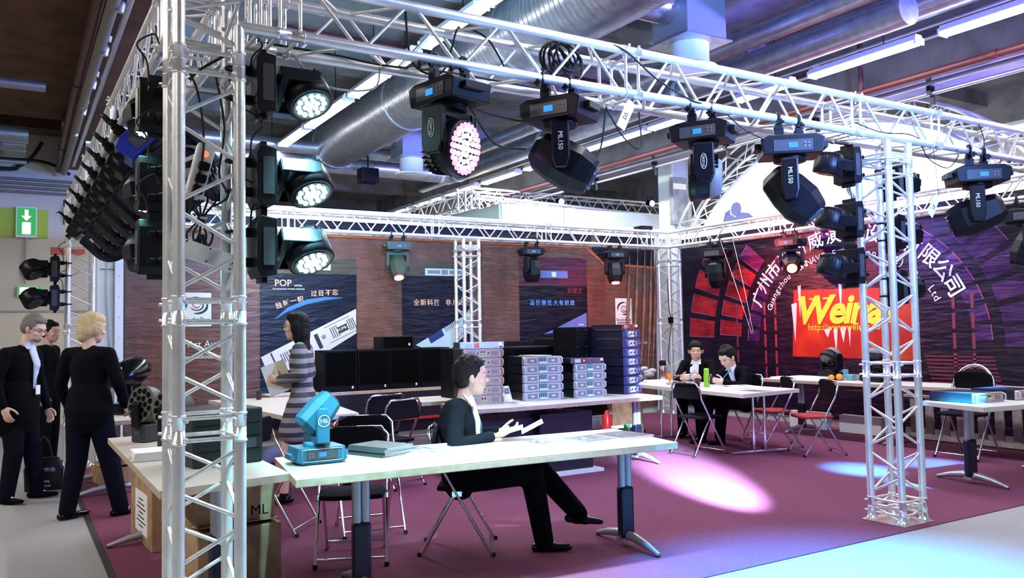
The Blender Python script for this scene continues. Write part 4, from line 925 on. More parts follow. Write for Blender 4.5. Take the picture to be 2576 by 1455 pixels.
# ============================================================ folding chairs
def fold_chair(label, loc, rz, seat=BLKF, group='folding chairs', lean=0, back=BLKF, arch=False):
    t = thing('folding_chair', label, 'chair', loc, rz, group); W = .21; tb = .0105
    # local: faces -Y
    for s in (-1, 1):
        MB().path([(s*W, -.22, .0), (s*W, .02, .42), (s*W, .13, .62)], tb, 8).build('front_leg', CHROME, t)
        MB().path([(s*(W-.025), .24, 0), (s*(W-.025), .03, .36), (s*(W-.025), -.06, .42)], tb, 8).build('rear_leg', CHROME, t)
        for p in ((s*W, -.22, 0), (s*(W-.025), .24, 0)): MB().tube(p, (p[0], p[1], .03), .014, 8).build('rubber_foot', RUB, t)
        MB().box((s*W, .0, .39), (.012, .06, .03)).build('hinge_plate', CHROME, t)
    MB().path([(-W, .13, .62), (-W, .165, .74), (-W+.04, .175, .79), (W-.04, .175, .79), (W, .165, .74), (W, .13, .62)] if not arch else [(-W*cos(a), .13+.06*sin(a), .62+.24*sin(a)) for a in [pi*k/16 for k in range(17)]], tb if not arch else .014, 8).build('top_frame', CHROME, t)
    MB().tube((-W, -.19, .05), (W, -.19, .05), .007, 8).build('front_rung', CHROME, t); MB().tube((-W+.02, .21, .06), (W-.02, .21, .06), .009, 8).build('rear_rung', CHROME, t)
    N = 9; vs = []; 
    b = MB().slab([(-.19, -.2), (-.1, -.225), (.1, -.225), (.19, -.2), (.2, 0), (.17, .13), (-.17, .13), (-.2, 0)], .40, .43)
    b.build('seat', seat, t, bevel=.012)
    pr = [(-.19, .60), (.19, .60), (.20, .68), (.18, .76), (.12, .79), (-.12, .79), (-.18, .76), (-.20, .68)]
    MB().prism(pr, -.012, .012, x=M.Translation((0, .155, 0)) @ M.Rotation(R(12), 4, 'X') @ M.Translation((0, -.0, 0)) @ M.Translation((0, .14, 0))).build('backrest', back, t, bevel=.008)
    return t
RS = mat('red seat cloth', (.35, .02, .02), .8)
fold_chair('black folding chair seen from behind in front of the striped walking woman', (1.15, 1.32, 0), R(-25))
fold_chair('black folding chair behind the front counter, left of the seated man', (1.5, 1.95, 0), R(-10))
fold_chair('chrome folding chair behind the counter at its left end, twisted left', (.98, 2.35, 0), R(50))
fold_chair('folding chair with dark green backrest behind the small black one', (2.32, 3.45, 0), R(200))
fold_chair('farthest folding chair at the white folding table', (2.45, 4.1, 0), R(190))
fold_chair('folding chair on which the suited man at the counter sits', (1.80, 1.14, 0), R(58))
fold_chair('empty black folding chair facing away before the meeting table', (5.80, 3.13, 0), R(90))
fold_chair('folding chair with red seat, nearest right of the meeting table', (6.78, 2.35, 0), R(-118), RS)
fold_chair('folding chair with red seat between meeting table and long birch table', (6.92, 3.02, 0), R(-121), RS)
fold_chair('chrome folding chair pulled to the right edge table, its bent back rail shining', (7.75, 1.25, 0), R(-90), arch=True).scale = (1.05, 1.05, 1.1)
fold_chair('folding chair under the man leaning over the meeting table', (7.12, 3.72, 0), R(-95))
fold_chair('folding chair with shining arched rail at the left end of the meeting table', (6.55, 5.3, 0), R(160))
# ============================================================ amplifiers
CASE = mat('dark blue-black case', (.006, .007, .02), .4); SILV = mat('silver amplifier front', (.5, .52, .56), .4, .35); CREAM = mat('cream amplifier front', (.48, .34, .26), .45, .1)
DISP = mat('amplifier window', (.03, .07, .14), .3); VENT = mat('amplifier vent mesh', (.22, .2, .2), .6)
def amp(label, loc, rz, w_, d, h, front=SILV, kind=0, group=None):
    t = thing('amplifier', label, 'amplifier', loc, rz, group)
    MB().box((0, d/2, h/2), (w_-.02, d-.02, h-.006)).build('case', CASE, t)
    f = MB().prism([(-w_/2, .006), (-w_/2+.008, 0), (w_/2-.008, 0), (w_/2, .006), (w_/2, h-.01), (w_/2-.012, h-.003), (-w_/2+.012, h-.003), (-w_/2, h-.01)], -.022, .004).build('front_panel', front, t, bevel=.003)
    for s in (-1, 1):
        MB().path([(s*(w_/2-.015), -.02, h*.14), (s*(w_/2-.008), -.045, h*.25), (s*(w_/2-.008), -.045, h*.75), (s*(w_/2-.015), -.02, h*.86)], .008, 8).build('handle', front, t)
    if kind == 0:      # two vents and four sliders
        for s in (-1, 1):
            v_ = MB().box((s*w_*.265, -.023, h*.5), (w_*.24, .004, h*.56)).build('vent', VENT, f)
            MB().box((s*w_*.265, -.026, h*.5), (w_*.09, .004, h*.22)).build('name_plate', mat('pale plate', (.6, .6, .62), .4), v_)
        v_ = MB().box((0, -.023, h*.55), (w_*.2, .004, h*.62)).build('meter_window', DISP, f)
        for k in range(4):
            MB().box((w_*(-.07+k*.047), -.0265, h*.62), (.003, .003, h*.4)).build('level_meter', emis('pale green meter', (.3, .8, .75), .7), v_); MB().tube((w_*(-.07+k*.047), -.024, h*.28), (w_*(-.07+k*.047), -.036, h*.28), .009, 10).build('knob', PAPER, v_)
        MB().ell((w_*.43, -.024, h*.5), (.004, .003, .007)).build('power_lamp', emis('red lamp', (1, .05, .05), 1), f)
    elif kind == 1:    # two slots, knobs and green meters
        for s in (-1, 1):
            v_ = MB().box((s*w_*.29, -.023, h*.5), (w_*.2, .004, h*.4)).build('vent', mat('brown vent', (.35, .2, .16), .6), f)
            MB().box((s*w_*.29, -.026, h*.5), (w_*.1, .004, h*.2)).build('name_plate', AMPG, v_); MB().tube((s*w_*.13, -.022, h*.5), (s*w_*.13, -.034, h*.5), .008, 12).build('knob', CHROME, f)
            MB().box((s*w_*.035, -.023, h*.5), (w_*.03, .004, h*.45)).build('meter_window', BLACK, f); MB().box((s*w_*.035, -.026, h*.42), (w_*.012, .003, h*.22)).build('level_meter', emis('green meter', (.25, .9, .1), 1.5), f)
            MB().box((s*w_*.26, -.023, h*.82), (w_*.36, .003, .003)).build('groove', AMPG, f); MB().box((s*w_*.26, -.023, h*.16), (w_*.36, .003, .003)).build('groove', AMPG, f)
    elif kind == 2:    # blue front, pale centre with dots
        for s in (-1, 1): MB().box((s*w_*.34, -.023, h*.5), (w_*.17, .004, h*.6)).build('vent', mat('grey blue vent', (.3, .32, .42), .5), f)
        for s, wd in ((-.09, .24), (.13, .14)):
            v_ = MB().box((s*w_, -.023, h*.5), (wd*w_, .004, h*.66)).build('pale_plate', PAPER, f)
            MB().tube((s*w_+.01, -.024, h*.5), (s*w_+.01, -.03, h*.5), .009, 10).build('knob', BLACK, v_); (MB().tube((s*w_-.02, -.024, h*.4), (s*w_-.02, -.03, h*.4), .007, 10).build('knob', mat('dark red knob', (.3, .02, .05), .5), v_) if wd > .2 else None)
    return t
def psu(label, loc, rz, w_, d, h, front, txt='223'):
    t = thing('power_sequencer', label, 'power unit', loc, rz)
    MB().box((0, d/2, h/2), (w_*.9, d, h-.004)).build('case', CASE, t); f = MB().box((0, -.006, h/2), (w_, .012, h)).build('front_panel', front, t, bevel=.002)
    for k in (-.34, -.26):
        s = MB().box((k*w_, -.014, h/2), (.034, .005, h*.7)).build('socket', mat('ivory socket', (.65, .63, .58), .5), f)
        b = MB()
        for a, c in ((0, .008), (-.007, -.006), (.007, -.006)): b.box((k*w_+a, -.0175, h/2+c), (.003, .002, .007))
        b.build('slot', BLACK, s, kind='stuff')
    MB().box((-.12*w_, -.014, h/2), (.05, .004, h*.6)).build('digit_window', mat('dark red window', (.1, .005, .005), .3), f); text(txt, emis('red digits', (1, .06, .06), 5), f, frame((-.12*w_, -.0175, h/2), (1, 0, 0), (0, 0, 1)), h*.55)
    MB().ell((.42*w_, -.014, h*.62), (.008, .008, .012)).build('lamp', emis('white lamp', (.9, .95, 1), 12), f); MB().box((.42*w_, -.014, h*.25), (.012, .01, .016)).build('switch', BLACK, f)
    b = MB()
    for sx in (-.48, -.45, .46, .49):
        for sz in (.2, .8): b.tube((sx*w_, -.012, h*sz), (sx*w_, -.014, h*sz), .003, 6)
    b.build('screw', BLACK, f, kind='stuff'); return t
ordn = ['bottom', 'second from bottom', 'third from bottom', 'fourth from bottom', 'fifth from bottom', 'top', 'topmost']
ra = R(-2)
for k in range(6): amp('cream amplifier, %s of the tall stack behind the seated man' % (ordn[k] if k < 5 else 'top'), (3.19, 3.28, TT+k*.0885), R(-12), .40, .36, .087, CREAM, 1, 'cream amplifiers in the tall stack')
psu('thin silver power unit with red digits on top of the cream stack', (3.18, 3.27, TT+6*.0885), R(-12), .44, .30, .062, mat('lilac silver panel', (.6, .57, .72), .35, .4))
for k in range(5): amp('silver amplifier, %s of the middle stack of five' % (['bottom', 'second', 'middle', 'fourth', 'top'][k]), (3.86, 3.27, TT+k*.0875), R(-8), .43, .40, .086, SILV, 0, 'silver amplifiers in the middle stack')
for k in range(4): amp('silver amplifier, %s of the shorter right stack of four' % (['bottom', 'second', 'third', 'top'][k]), (4.40, 3.22, TT+k*.0875), R(-4), .37, .36, .086, SILV, 0, 'silver amplifiers in the right stack')
psu('dark power unit with red display on the shorter right stack', (4.37, 3.20, TT+4*.0875), R(-4), .40, .36, .052, mat('dark plum panel', (.12, .08, .12), .35), '88')
BLF = mat('blue amplifier front', (.06, .08, .3), .4, .2)
for k in range(7): amp('blue-fronted amplifier, %s of the tallest right stack' % (['bottom', 'second', 'third', 'middle', 'fifth', 'sixth', 'top'][k]), (5.0, 3.28, TT+k*.098), R(-14) if 0 else R(18), .27, .48, .095, BLF, 2, 'blue-fronted amplifiers in the tallest stack')
psu('dark red power unit with white socket on the tallest stack', (4.99, 3.27, TT+7*.098), R(18), .29, .40, .055, mat('dark red panel', (.3, .06, .06), .4), '8')
# rack body beside the tall stack
t = thing('equipment_rack', 'tall black cabinet with small screws, left of the blue-fronted amplifiers', 'rack', (4.62, 3.62, TT), R(18))
MB().box((.02, .12, .36), (.36, .3, .72)).build('cabinet', BLACK, t); b = MB()
for k in range(8):
    for x in (-.12, .03, .16): b.ell((x, -.032, .06+k*.09), (.004, .003, .004), 6, 4)
b.build('screw', ALU2, t, kind='stuff')
amp('black amplifier with silver front lit blue on the right edge table', (6.50, .34, TT), R(-4), .40, .42, .088, mat('lilac amplifier front', (.55, .5, .6), .4, .3), 1); amp('black amplifier cut by the right picture edge', (7.06, .28, TT), R(-4), .40, .42, .088, mat('lilac amplifier front'), 1)
# black speakers on the back table, and behind the amplifiers
def speaker(label, loc, w_, d, h, rz=0, group='black speakers'):
    t = thing('speaker', label, 'speaker', loc, rz, group)
    MB().box((0, 0, h/2), (w_, d, h)).build('cabinet', BLACK, t, bevel=.008); MB().box((0, -d/2-.004, h*.55), (w_*.9, .006, h*.8)).build('grille', mat('black speaker grille', (.002, .002, .002), .95, spec=.05), t)
    p = MB().box((w_*.35 if w_ > .3 else 0, -d/2-.009, .05), (.022, .003, .03)).build('badge', mat('white logo card'), t); return t
for i, x in enumerate((2.74, 3.16, 3.58, 4.0)): speaker('black speaker with small white badge, %s in the row on the back table' % ['leftmost', 'second', 'third', 'rightmost'][i], (x, 6.12, TT), .41, .36, .5)
speaker('black box lying on the speaker row beside the dark banner panel', (3.5, 6.12, TT+.5), .42, .3, .15)
for i, x in enumerate((3.55, 4.2, 4.75)): speaker('large black speaker %s behind the amplifier stacks' % ['left', 'middle', 'right'][i], (x, 4.15, TT), .55, .4, [.52, .52, .60][i])
for i, x in enumerate((5.35, 5.95, 6.55)): speaker('large black floor speaker %s before the third product panel' % ['left', 'middle', 'right'][i], (x, 6.3, 0.008), .56, .5, 1.24)
o = MB().box((0, 0, 0), (.62, .34, .56)).build('panel_pedestal', mat('navy black board', (.006, .006, .02), .45), loc=(3.95, 3.16, .31)); tag(o, 'dark square pedestal under the amplifier table on a white plate', 'pedestal')
o = MB().box((0, 0, 0), (.85, .44, .03)).build('white_plate', WHITEP, loc=(3.9, 3.12, .021)); tag(o, 'white floor plate under the dark pedestal', 'plate')
o = MB().box((0, 0, 0), (1.0, .02, .52)).build('dark_board', mat('navy black board'), loc=(3.3, 3.1, .36)); tag(o, 'dark board closing the underside of the amplifier table', 'board')
o = MB().box((0, 0, 0), (2.3, .03, .5)).build('dark_board', mat('navy black board'), loc=(3.2, 5.95, .42)); tag(o, 'dark skirt board under the back table', 'board')
for i, (x, y, L, a) in enumerate(((2.7, 5.35, 2.6, -4), (5.9, 5.6, 1.9, 0))):
    t = thing('aluminium_profile', ['long grey metal profile lying on the carpet behind the black chairs', 'grey metal profiles on the floor right of the pedestal'][i], 'metal profile', (x, y, 0), R(a))
    MB().box((0, 0, .10), (L, .14, .12)).build('upper_profile', mat('grey profile', (.4, .4, .45), .4, .5), t); MB().box((0, -.03, .18), (L, .06, .05)).build('lip', mat('grey profile'), t); MB().box((-.2*L, 0, .02), (.1, .1, .04)).build('support', LEGG, t); MB().box((.3*L, 0, .02), (.1, .1, .04)).build('support', LEGG, t)
o = MB().box((0, 0, 0), (.5, .12, .05)).build('black_case', BLACK, loc=(3.1, 4.6, .03)); tag(o, 'flat black bar lying on the carpet before the grey profile', 'case')
# wooden pallets and boards leaning under the right banner
for i, y in enumerate((2.2, 1.2, .3, -.5)):
    t = thing('pallet', ['leftmost', 'second', 'third', 'rightmost'][i]+' grey wooden pallet standing under the long birch table', 'pallet', (8.62, y, .0))
    for k in range(5): MB().box((0, -.38+k*.19, .27), (.03, .09, .5)).build('board', mat('grey pallet wood', (.32, .27, .26), .8, noise=(12, (.42, .36, .34), .4, .6)), t)
    MB().box((.02, 0, .52), (.08, .95, .03)).build('board', mat('grey pallet wood'), t); MB().box((.02, 0, .05), (.08, .95, .06)).build('board', mat('grey pallet wood'), t)
for i, y in enumerate((3.1, 3.9)):
    o = MB().box((0, 0, 0), (.1, .6, .22)).build('white_box', WHITEP, loc=(8.6, y, .117)); tag(o, ['right', 'left'][i]+' white box lying low under the left part of the long birch table', 'box')
# ============================================================ items on the front counter
TQ = mat('turquoise lit housing', (.015, .12, .20), .45)  # turquoise light falling on the head is put into its colour
hd_ = moving_head('turquoise-lit moving head standing on the front counter', (.74, .78, TT-.082), 0, R(90), R(46), 'beam', .85, None, root_rot=(0, pi, 0), col=TQ, clamps=False, display=True)
text('H6', PAPER, hd_, frame((0, -.1505, -.37), (-1, 0, 0), (0, 0, -1)), .04)
MB().path([(.036*cos(q_), -.151, -.37+.036*sin(q_)) for q_ in [2*pi*k/20 for k in range(20)]], .003, 5, closed=True).build('logo_ring', PAPER, hd_)
MB().path([(-.13, -.121, -.12), (.13, -.121, -.12), (.13, -.121, -.195), (-.13, -.121, -.195)], .002, 4, closed=True).build('panel_outline', PAPER, hd_)
# folders and brochures
GF = mat('grey folder cover', (.06, .065, .07), .5); TEALE = mat('white page block', (.72, .75, .76), .7)
for k in range(6):
    t = thing('catalogue', '%s grey catalogue of the pile on the front counter' % ['lowest', 'second', 'third', 'fourth', 'fifth', 'topmost'][k], 'catalogue', (1.13+.006*(k % 3), .86-.004*k, TT+.0002+k*.0095), R(20+2*(k % 2)), 'pile of grey catalogues')
    MB().box((0, 0, .0045), (.21, .30, .007)).build('pages', TEALE, t); MB().box((0, 0, .0086), (.215, .305, .001)).build('cover', GF, t); MB().box((-.108, 0, .0045), (.004, .305, .009)).build('spine', GF, t)
def flyer(label, x, y, rz, m, w_=.21, L=.29, th=.006, z=TT):
    t = thing('brochure', label, 'brochure', (x, y, z), rz); MB().box((0, 0, th/2), (w_, L, th)).build('pages', PAPER, t); c_ = MB().box((0, 0, th+.0006), (w_*.98, L*.98, .001)).build('cover', m, t)
    MB().box((.01, .03, th+.0016), (w_*.6, L*.35, .0006)).build('cover_picture', mat('dark picture print', (.03, .04, .07), .4, noise=(30, (.25, .25, .28), .45, .6)), c_); return t
BRC = mat('brochure cover photo', (.12, .16, .24), .35, noise=(18, (.35, .36, .4), .4, .6)); BRW = mat('brochure cover pale', (.5, .5, .5), .35, noise=(14, (.12, .12, .14), .45, .6)); BRB = mat('brochure cover brown', (.2, .16, .14), .4, noise=(18, (.08, .07, .07), .4, .6))
flyer('white printed brochure beside the grey catalogue pile', 1.40, .72, R(75), PAPER, .2, .3); flyer('glossy picture brochure right of the white one', 1.42, .84, R(80), BRC, .21, .3, .004, TT+.0065)
flyer('blue-grey brochure, left one of three at the counter right end', 2.14, .62, R(96), BRC, .26, .26); flyer('brown-grey brochure, middle one of three at the counter right end', 2.43, .58, R(94), BRB, .26, .28, .008); flyer('dark glossy brochure nearest the counter right end', 2.70, .58, R(94), mat('brochure cover dark', (.1, .09, .1), .3, noise=(20, (.22, .2, .2), .4, .6)), .28, .28, .012)
# items on the left counter table
def beehive(label, loc, rz):
    t = thing('moving_head', label, 'stage light', loc, rz)
    MB().box((0, 0, .06), (.13, .17, .12)).build('base', mat('dark grey housing', (.035, .035, .04), .5), t, bevel=.01); MB().box((0, -.087, .06), (.05, .004, .03)).build('display', DISP, t)
    for s in (-1, 1): MB().prism([(-.035, .1), (.035, .1), (.03, .26), (-.03, .26)], s*.1-.012, s*.1+.012, x=M.Rotation(0, 4, 'Z')).build('arm', SATIN, t, bevel=.006)
    T = M.Translation((0, 0, .24)) @ M.Rotation(R(90), 4, 'X') @ M.Rotation(R(-10), 4, 'X')
    h = MB().lathe([(.05, -.1), (.1, -.07), (.125, 0), (.125, .06)], 24, x=T).build('head', mat('dark grey housing'), t); f_ = MB().tube((0, 0, .06), (0, 0, .066), .122, 24, x=T).build('honeycomb_face', mat('grey honeycomb', (.10, .11, .09), .5), h)
    for a, b_ in [(0, 0)]+[(.045*cos(k*pi/3), .045*sin(k*pi/3)) for k in range(6)]+[(.09*cos(k*pi/6+.26), .09*sin(k*pi/6+.26)) for k in range(12)]: MB().tube((a, b_, .066), (a, b_, .069), .02, 6, x=T).build('cell_lens', mat('black cell', (.004, .004, .006), .15), f_)
    return t
beehive('honeycomb-faced dark moving head on the left counter, farther one', (.12, 2.42, TT), R(-58)); beehive('honeycomb-faced dark moving head half hidden by the nearest tower', (.22, 2.02, TT), R(-55))
t = thing('stage_controller', 'dark boxy device with pale lines seen through the nearest tower', 'equipment', (.30, 1.15, TT), R(8))
MB().box((0, 0, .15), (.38, .34, .30)).build('case', mat('dark teal case', (.004, .008, .011), .5), t, bevel=.01)
for z in (.08, .15, .22): MB().box((0, -.172, z), (.34, .004, .006)).build('front_line', SATIN, t)
MB().box((.05, -.172, .11), (.2, .004, .05)).build('control_panel', mat('dark panel'), t)
for k in range(8):
    t = thing('leaflet', '%s white leaflet of the pile beside the honeycomb lights' % ['lowest', 'second', 'third', 'fourth', 'fifth', 'sixth', 'seventh', 'topmost'][k], 'leaflet', (.0+.003*(k % 3), 1.55, TT+k*.006), R(-8+k), 'pile of white leaflets'); MB().box((0, 0, .0027), (.17, .24, .0054)).build('pages', PAPER, t)
# shiny scanner light on far left table
t = thing('moving_head', 'shiny black scanner light on the far left table behind the blonde woman', 'stage light', (.28, 4.75, TT), R(-60))
MB().box((0, 0, .05), (.36, .3, .10)).build('base', BLACKG, t, bevel=.02)
MB().prism([(-.11, .1), (.11, .1), (.09, .34), (-.09, .34)][::1], -.06, .06).build('yoke', BLACKG, t, bevel=.02)
MB().ell((0, 0, .37), (.16, .22, .13), x=M.Rotation(R(25), 4, 'X')).build('head', BLACKG, t); MB().box((0, -.2, .33), (.17, .14, .16)).build('snout', BLACKG, t, bevel=.02)
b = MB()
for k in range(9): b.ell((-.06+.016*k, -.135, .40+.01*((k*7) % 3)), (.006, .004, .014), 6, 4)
b.build('painted_glint', emis('reflected bulbs', (1, .8, .55), .8), t, kind='stuff')  # glowing beads imitate bulbs reflected in the black shell
t = thing('fixture_tray', 'small teal lit tray beside the scanner light', 'tray', (.55, 4.7, TT)); MB().box((0, 0, .02), (.18, .2, .04)).build('tray', mat('teal tray', (.1, .25, .28), .5), t); MB().tube((0, 0, .04), (0, 0, .07), .008, 8).build('knob', ALU2, t)
# cartons under the left counter
CB = mat('cardboard', (.30, .18, .10), .8, noise=(8, (.44, .28, .16), .4, .6)); TAPE = mat('glossy packing tape', (.36, .23, .13), .35)
def carton(label, loc, rz, w_, d, h, lab=False):
    t = thing('carton', label, 'box', loc, rz)
    MB().box((0, 0, h/2), (w_, d, h)).build('carton_body', CB, t, bevel=.006); MB().box((0, 0, h+.001), (w_, .06, .002)).build('tape', TAPE, t); MB().box((0, -d/2-.001, h-.06), (.06, .002, .12)).build('tape', TAPE, t)
    for s in (-1, 1): MB().box((0, s*d*.26, h+.015), (w_*.96, d*.46, .004), x=M.Rotation(R(s*6), 4, 'X')).build('flap', CB, t)
    if lab:
        l_ = MB().box((-w_/2-.001, -.02, h*.45), (.002, d*.55, h*.6)).build('shipping_label', PAPER, t); b = MB()
        for k in range(7): b.box((-w_/2-.003, -.02, h*(.25+k*.065)), (.001, d*.4*(.5+.5*((k*5) % 3)/2), .008))
        b.build('label_print', BLACK, l_, kind='stuff')
    return t
carton('brown carton with white shipping label under the left counter, rearmost', (.28, 2.55, .006), R(3), .38, .72, .46, True)
carton('brown carton with glossy tape under the left counter, beside the nearest tower', (.36, 1.78, .006), R(-6), .42, .46, .42)
carton('lower brown carton marked ML behind the nearest tower', (.38, 1.25, .006), R(5), .46, .42, .34); t = carton('upper brown carton marked ML behind the nearest tower', (.38, 1.27, .36), R(3), .42, .38, .2)
text('ML', BLACK, t, frame((.12, -.193, .06), (1, 0, 0), (0, 0, 1)), .08)
carton('small flat carton on the carpet behind the man with glasses', (.3, 5.3, .006), R(10), .5, .4, .16)
# ============================================================ items on the meeting table and the birch table
def cup(label, x, y, m, r=.035, h=.09, z=TT, cat='cup', group=None):
    t = thing('paper_cup', label, cat, (x, y, z), 0, group); MB().lathe([(r*.72, 0), (r, h), (r+.003, h+.002), (r-.002, h), (r*.68, .01), (0, .01)], 18).build('cup_wall', m, t); return t
DK = mat('dark paper cup', (.02, .018, .02), .5)
pt = atz(1755, 972, TT); cup('dark paper cup left of the green bottle, front one', pt.x, pt.y, DK); cup('dark paper cup just behind the front dark cup', pt.x+.35, pt.y+.12, DK); pt = atz(1673, 958, TT); cup('dark paper cup beside the steel flask', pt.x, pt.y, DK)
pt = atz(651, 1006, TT); cup('small dark cup on the white folding table', pt.x, pt.y, DK)
pt = atz(1778, 974, TT); t = thing('drink_bottle', 'lime green drink bottle standing on the meeting table', 'bottle', (pt.x, pt.y, TT)); GRN2 = mat('lime green bottle', (.30, .62, .04), .35)
MB().lathe([(.03, 0), (.033, .01), (.033, .15), (.031, .16)], 20).build('bottle_body', GRN2, t); MB().lathe([(.029, .16), (.03, .165), (.03, .20), (.026, .215), (0, .216)], 20).build('cap', GRN2, t); MB().box((0, -.033, .09), (.012, .003, .09)).build('print_line', mat('dark green print', (.05, .2, .02), .5), t)
pt = atz(1668, 960, TT); t = thing('vacuum_flask', 'steel flask with black top on the meeting table', 'flask', (pt.x, pt.y, TT)); MB().lathe([(.05, 0), (.052, .01), (.052, .18), (.04, .21)], 24).build('flask_body', mat('red reflecting steel', (.6, .45, .4), .15, .9), t); MB().lathe([(.042, .205), (.045, .215), (.045, .26), (.03, .275), (0, .278)], 20).build('stopper', BLACK, t)
def blockitem(name, label, cat, u, v_, dims, m, rz=0, z=TT, dx=0):
    p_ = atz(u, v_, z); t = thing(name, label, cat, (p_.x+dx, p_.y, z), rz); MB().box((0, 0, dims[2]/2), dims).build('body', m, t, bevel=min(dims)*.12); return t
blockitem('tissue_pack', 'white and blue tissue pack on the meeting table', 'tissues', 1730, 957, (.16, .1, .08), mat('white and blue pack', (.7, .72, .75), .5, noise=(7, (.1, .4, .6), .58, .62)), R(10))
blockitem('snack_box', 'brown snack box on the meeting table', 'box', 1706, 957, (.12, .1, .07), CB); blockitem('snack_tray', 'silver snack tray on the meeting table', 'tray', 1720, 967, (.42, .12, .025), mat('silver foil', (.6, .6, .62), .25, .7), R(-12))
blockitem('orange_cup', 'small orange carton beside the flask', 'carton', 1682, 960, (.05, .05, .1), mat('orange carton', (.8, .25, .05), .5)); blockitem('white_tray', 'flat white food tray at the left end of the meeting table', 'tray', 1650, 962, (.3, .12, .03), PAPER, R(-15))
t = thing('napkin', 'crumpled white napkin standing on the meeting table', 'napkin', atz(1748, 957, TT)); random.seed(9)
g = MB(); [g.ell((random.uniform(-.05, .05), random.uniform(-.03, .03), random.uniform(.02, .16)), (random.uniform(.03, .05), .03, random.uniform(.02, .05)), 7, 5) for _ in range(9)]; g.build('napkin_fold', PAPER, t)
t = thing('plastic_bag', 'crumpled grey plastic bag at the left end of the meeting table', 'bag', atz(1622, 955, TT)); g = MB(); [g.ell((random.uniform(-.1, .1), random.uniform(-.05, .05), random.uniform(.02, .15)), (random.uniform(.04, .08), .05, random.uniform(.03, .06)), 7, 5) for _ in range(10)]; g.build('bag_fold', mat('grey plastic film', (.45, .44, .45), .25), t)
for i, (u, v_, a) in enumerate(((1830, 975, 10), (1870, 972, -20), (1900, 985, 5))): flyer(['open magazine beside the green bottle', 'paper sheet before the leaning man', 'glossy dark leaflet on the meeting table front corner'][i], atz(u, v_, TT).x, atz(u, v_, TT).y, R(a), PAPER if i < 2 else BRC)
t = thing('pen', 'white pen lying near the leaning man hands', 'pen', atz(1877, 975, TT+.012)); MB().tube((-.07, 0, 0), (.07, .02, 0), .009, 8).build('barrel', PAPER, t); MB().tube((.07, .02, 0), (.085, .024, 0), .009, 8, .004).build('tip', BLACK, t)
for i, (u, r_) in enumerate(((2092, .038), (2112, .044))):
    p_ = atz(u, 958, TT); o = MB().ell((0, 0, r_), (r_, r_, r_*.95)).build('orange', mat('orange peel', (.85, .28, .04), .5, bump=.2, bscale=150), loc=(p_.x, p_.y, TT)); tag(o, ['left', 'right'][i]+' orange on the long birch table', 'fruit')
blockitem('food_tray', 'white food tray behind the left orange', 'tray', 2092, 955, (.16, .2, .09), PAPER, dx=.12); blockitem('blue_pack', 'light blue pack right of the oranges', 'pack', 2124, 956, (.08, .08, .13), mat('light blue pack', (.15, .45, .55), .5)); blockitem('teal_box', 'flat teal and white box right of the oranges', 'box', 2142, 957, (.15, .14, .07), mat('teal and white box', (.12, .4, .42), .5, noise=(9, (.6, .62, .6), .5, .55)))
blockitem('white_sheet_box', 'long white flat box on the long birch table', 'box', 2040, 955, (.2, .5, .04), PAPER); blockitem('white_plate_pile', 'white paper plates at the left end of the long birch table', 'plates', 1975, 953, (.22, .3, .025), PAPER)
p_ = atz(2152, 955, TT); moving_head('dark round-shouldered moving head standing on the long birch table', (8.25, 2.62, TT-.1), 0, 0, R(170), 'wash', 1.0, None, root_rot=(0, pi, R(80)), clamps=False, display=False)
moving_head('black tilted moving head on the long birch table, left of the oranges', (8.25, 3.25, TT-.095), 0, 0, R(130), 'wash', .95, None, root_rot=(0, pi, R(80)), clamps=False, display=False)
# papers on amplifier table and small things
flyer('crumpled banknote-green flyer beside the cream stack', 3.45, 3.12, R(20), mat('pale green print', (.5, .55, .42), .6, noise=(14, (.7, .7, .6), .4, .6)), .12, .2); t = flyer('flyer leaning against the cream amplifier stack', 3.46, 3.3, R(15), mat('pale green print'), .12, .16, .004); t.rotation_euler = (R(70), 0, R(15)); t.location.z = TT+.08
flyer('loose paper on top of the middle amplifier stack', 3.9, 3.45, R(10), PAPER, .2, .28, .003, TT+5*.0875)
t = thing('gift_box', 'green bottle-shaped package standing on the carpet behind the counter end', 'bottle', (5.6, 4.1, .006)); MB().lathe([(.06, 0), (.065, .02), (.05, .09), (.035, .12), (.035, .2), (.04, .24), (.03, .26), (0, .26)], 16).build('bottle_body', mat('dark green glass', (.03, .2, .08), .15), t)
t = thing('fire_extinguisher', 'red extinguisher in the gloom behind the meeting table', 'fire extinguisher', (6.0, 5.0, .006)); MB().lathe([(.06, 0), (.065, .02), (.065, .24), (.03, .3), (.02, .33)], 18).build('cylinder_body', mat('red enamel', (.6, .02, .02), .3), t); MB().box((0, 0, .35), (.05, .02, .03)).build('valve', BLACK, t)
t = thing('floor_tray', 'white tray with red-lit switches on the floor under the meeting table', 'power strip', (6.0, 4.6, .006)); MB().box((0, 0, .16), (.4, .12, .02)).build('tray', PAPER, t); MB().box((0, 0, .08), (.22, .08, .14)).build('body', CASE, t); MB().box((0, -.045, .09), (.14, .004, .015)).build('lamp_row', emis('red lamp'  , (1, .05, .05), 1), t)
o = carton('plain carton standing under the far end of the meeting table', (6.35, 5.0, .006), R(20), .3, .3, .55)
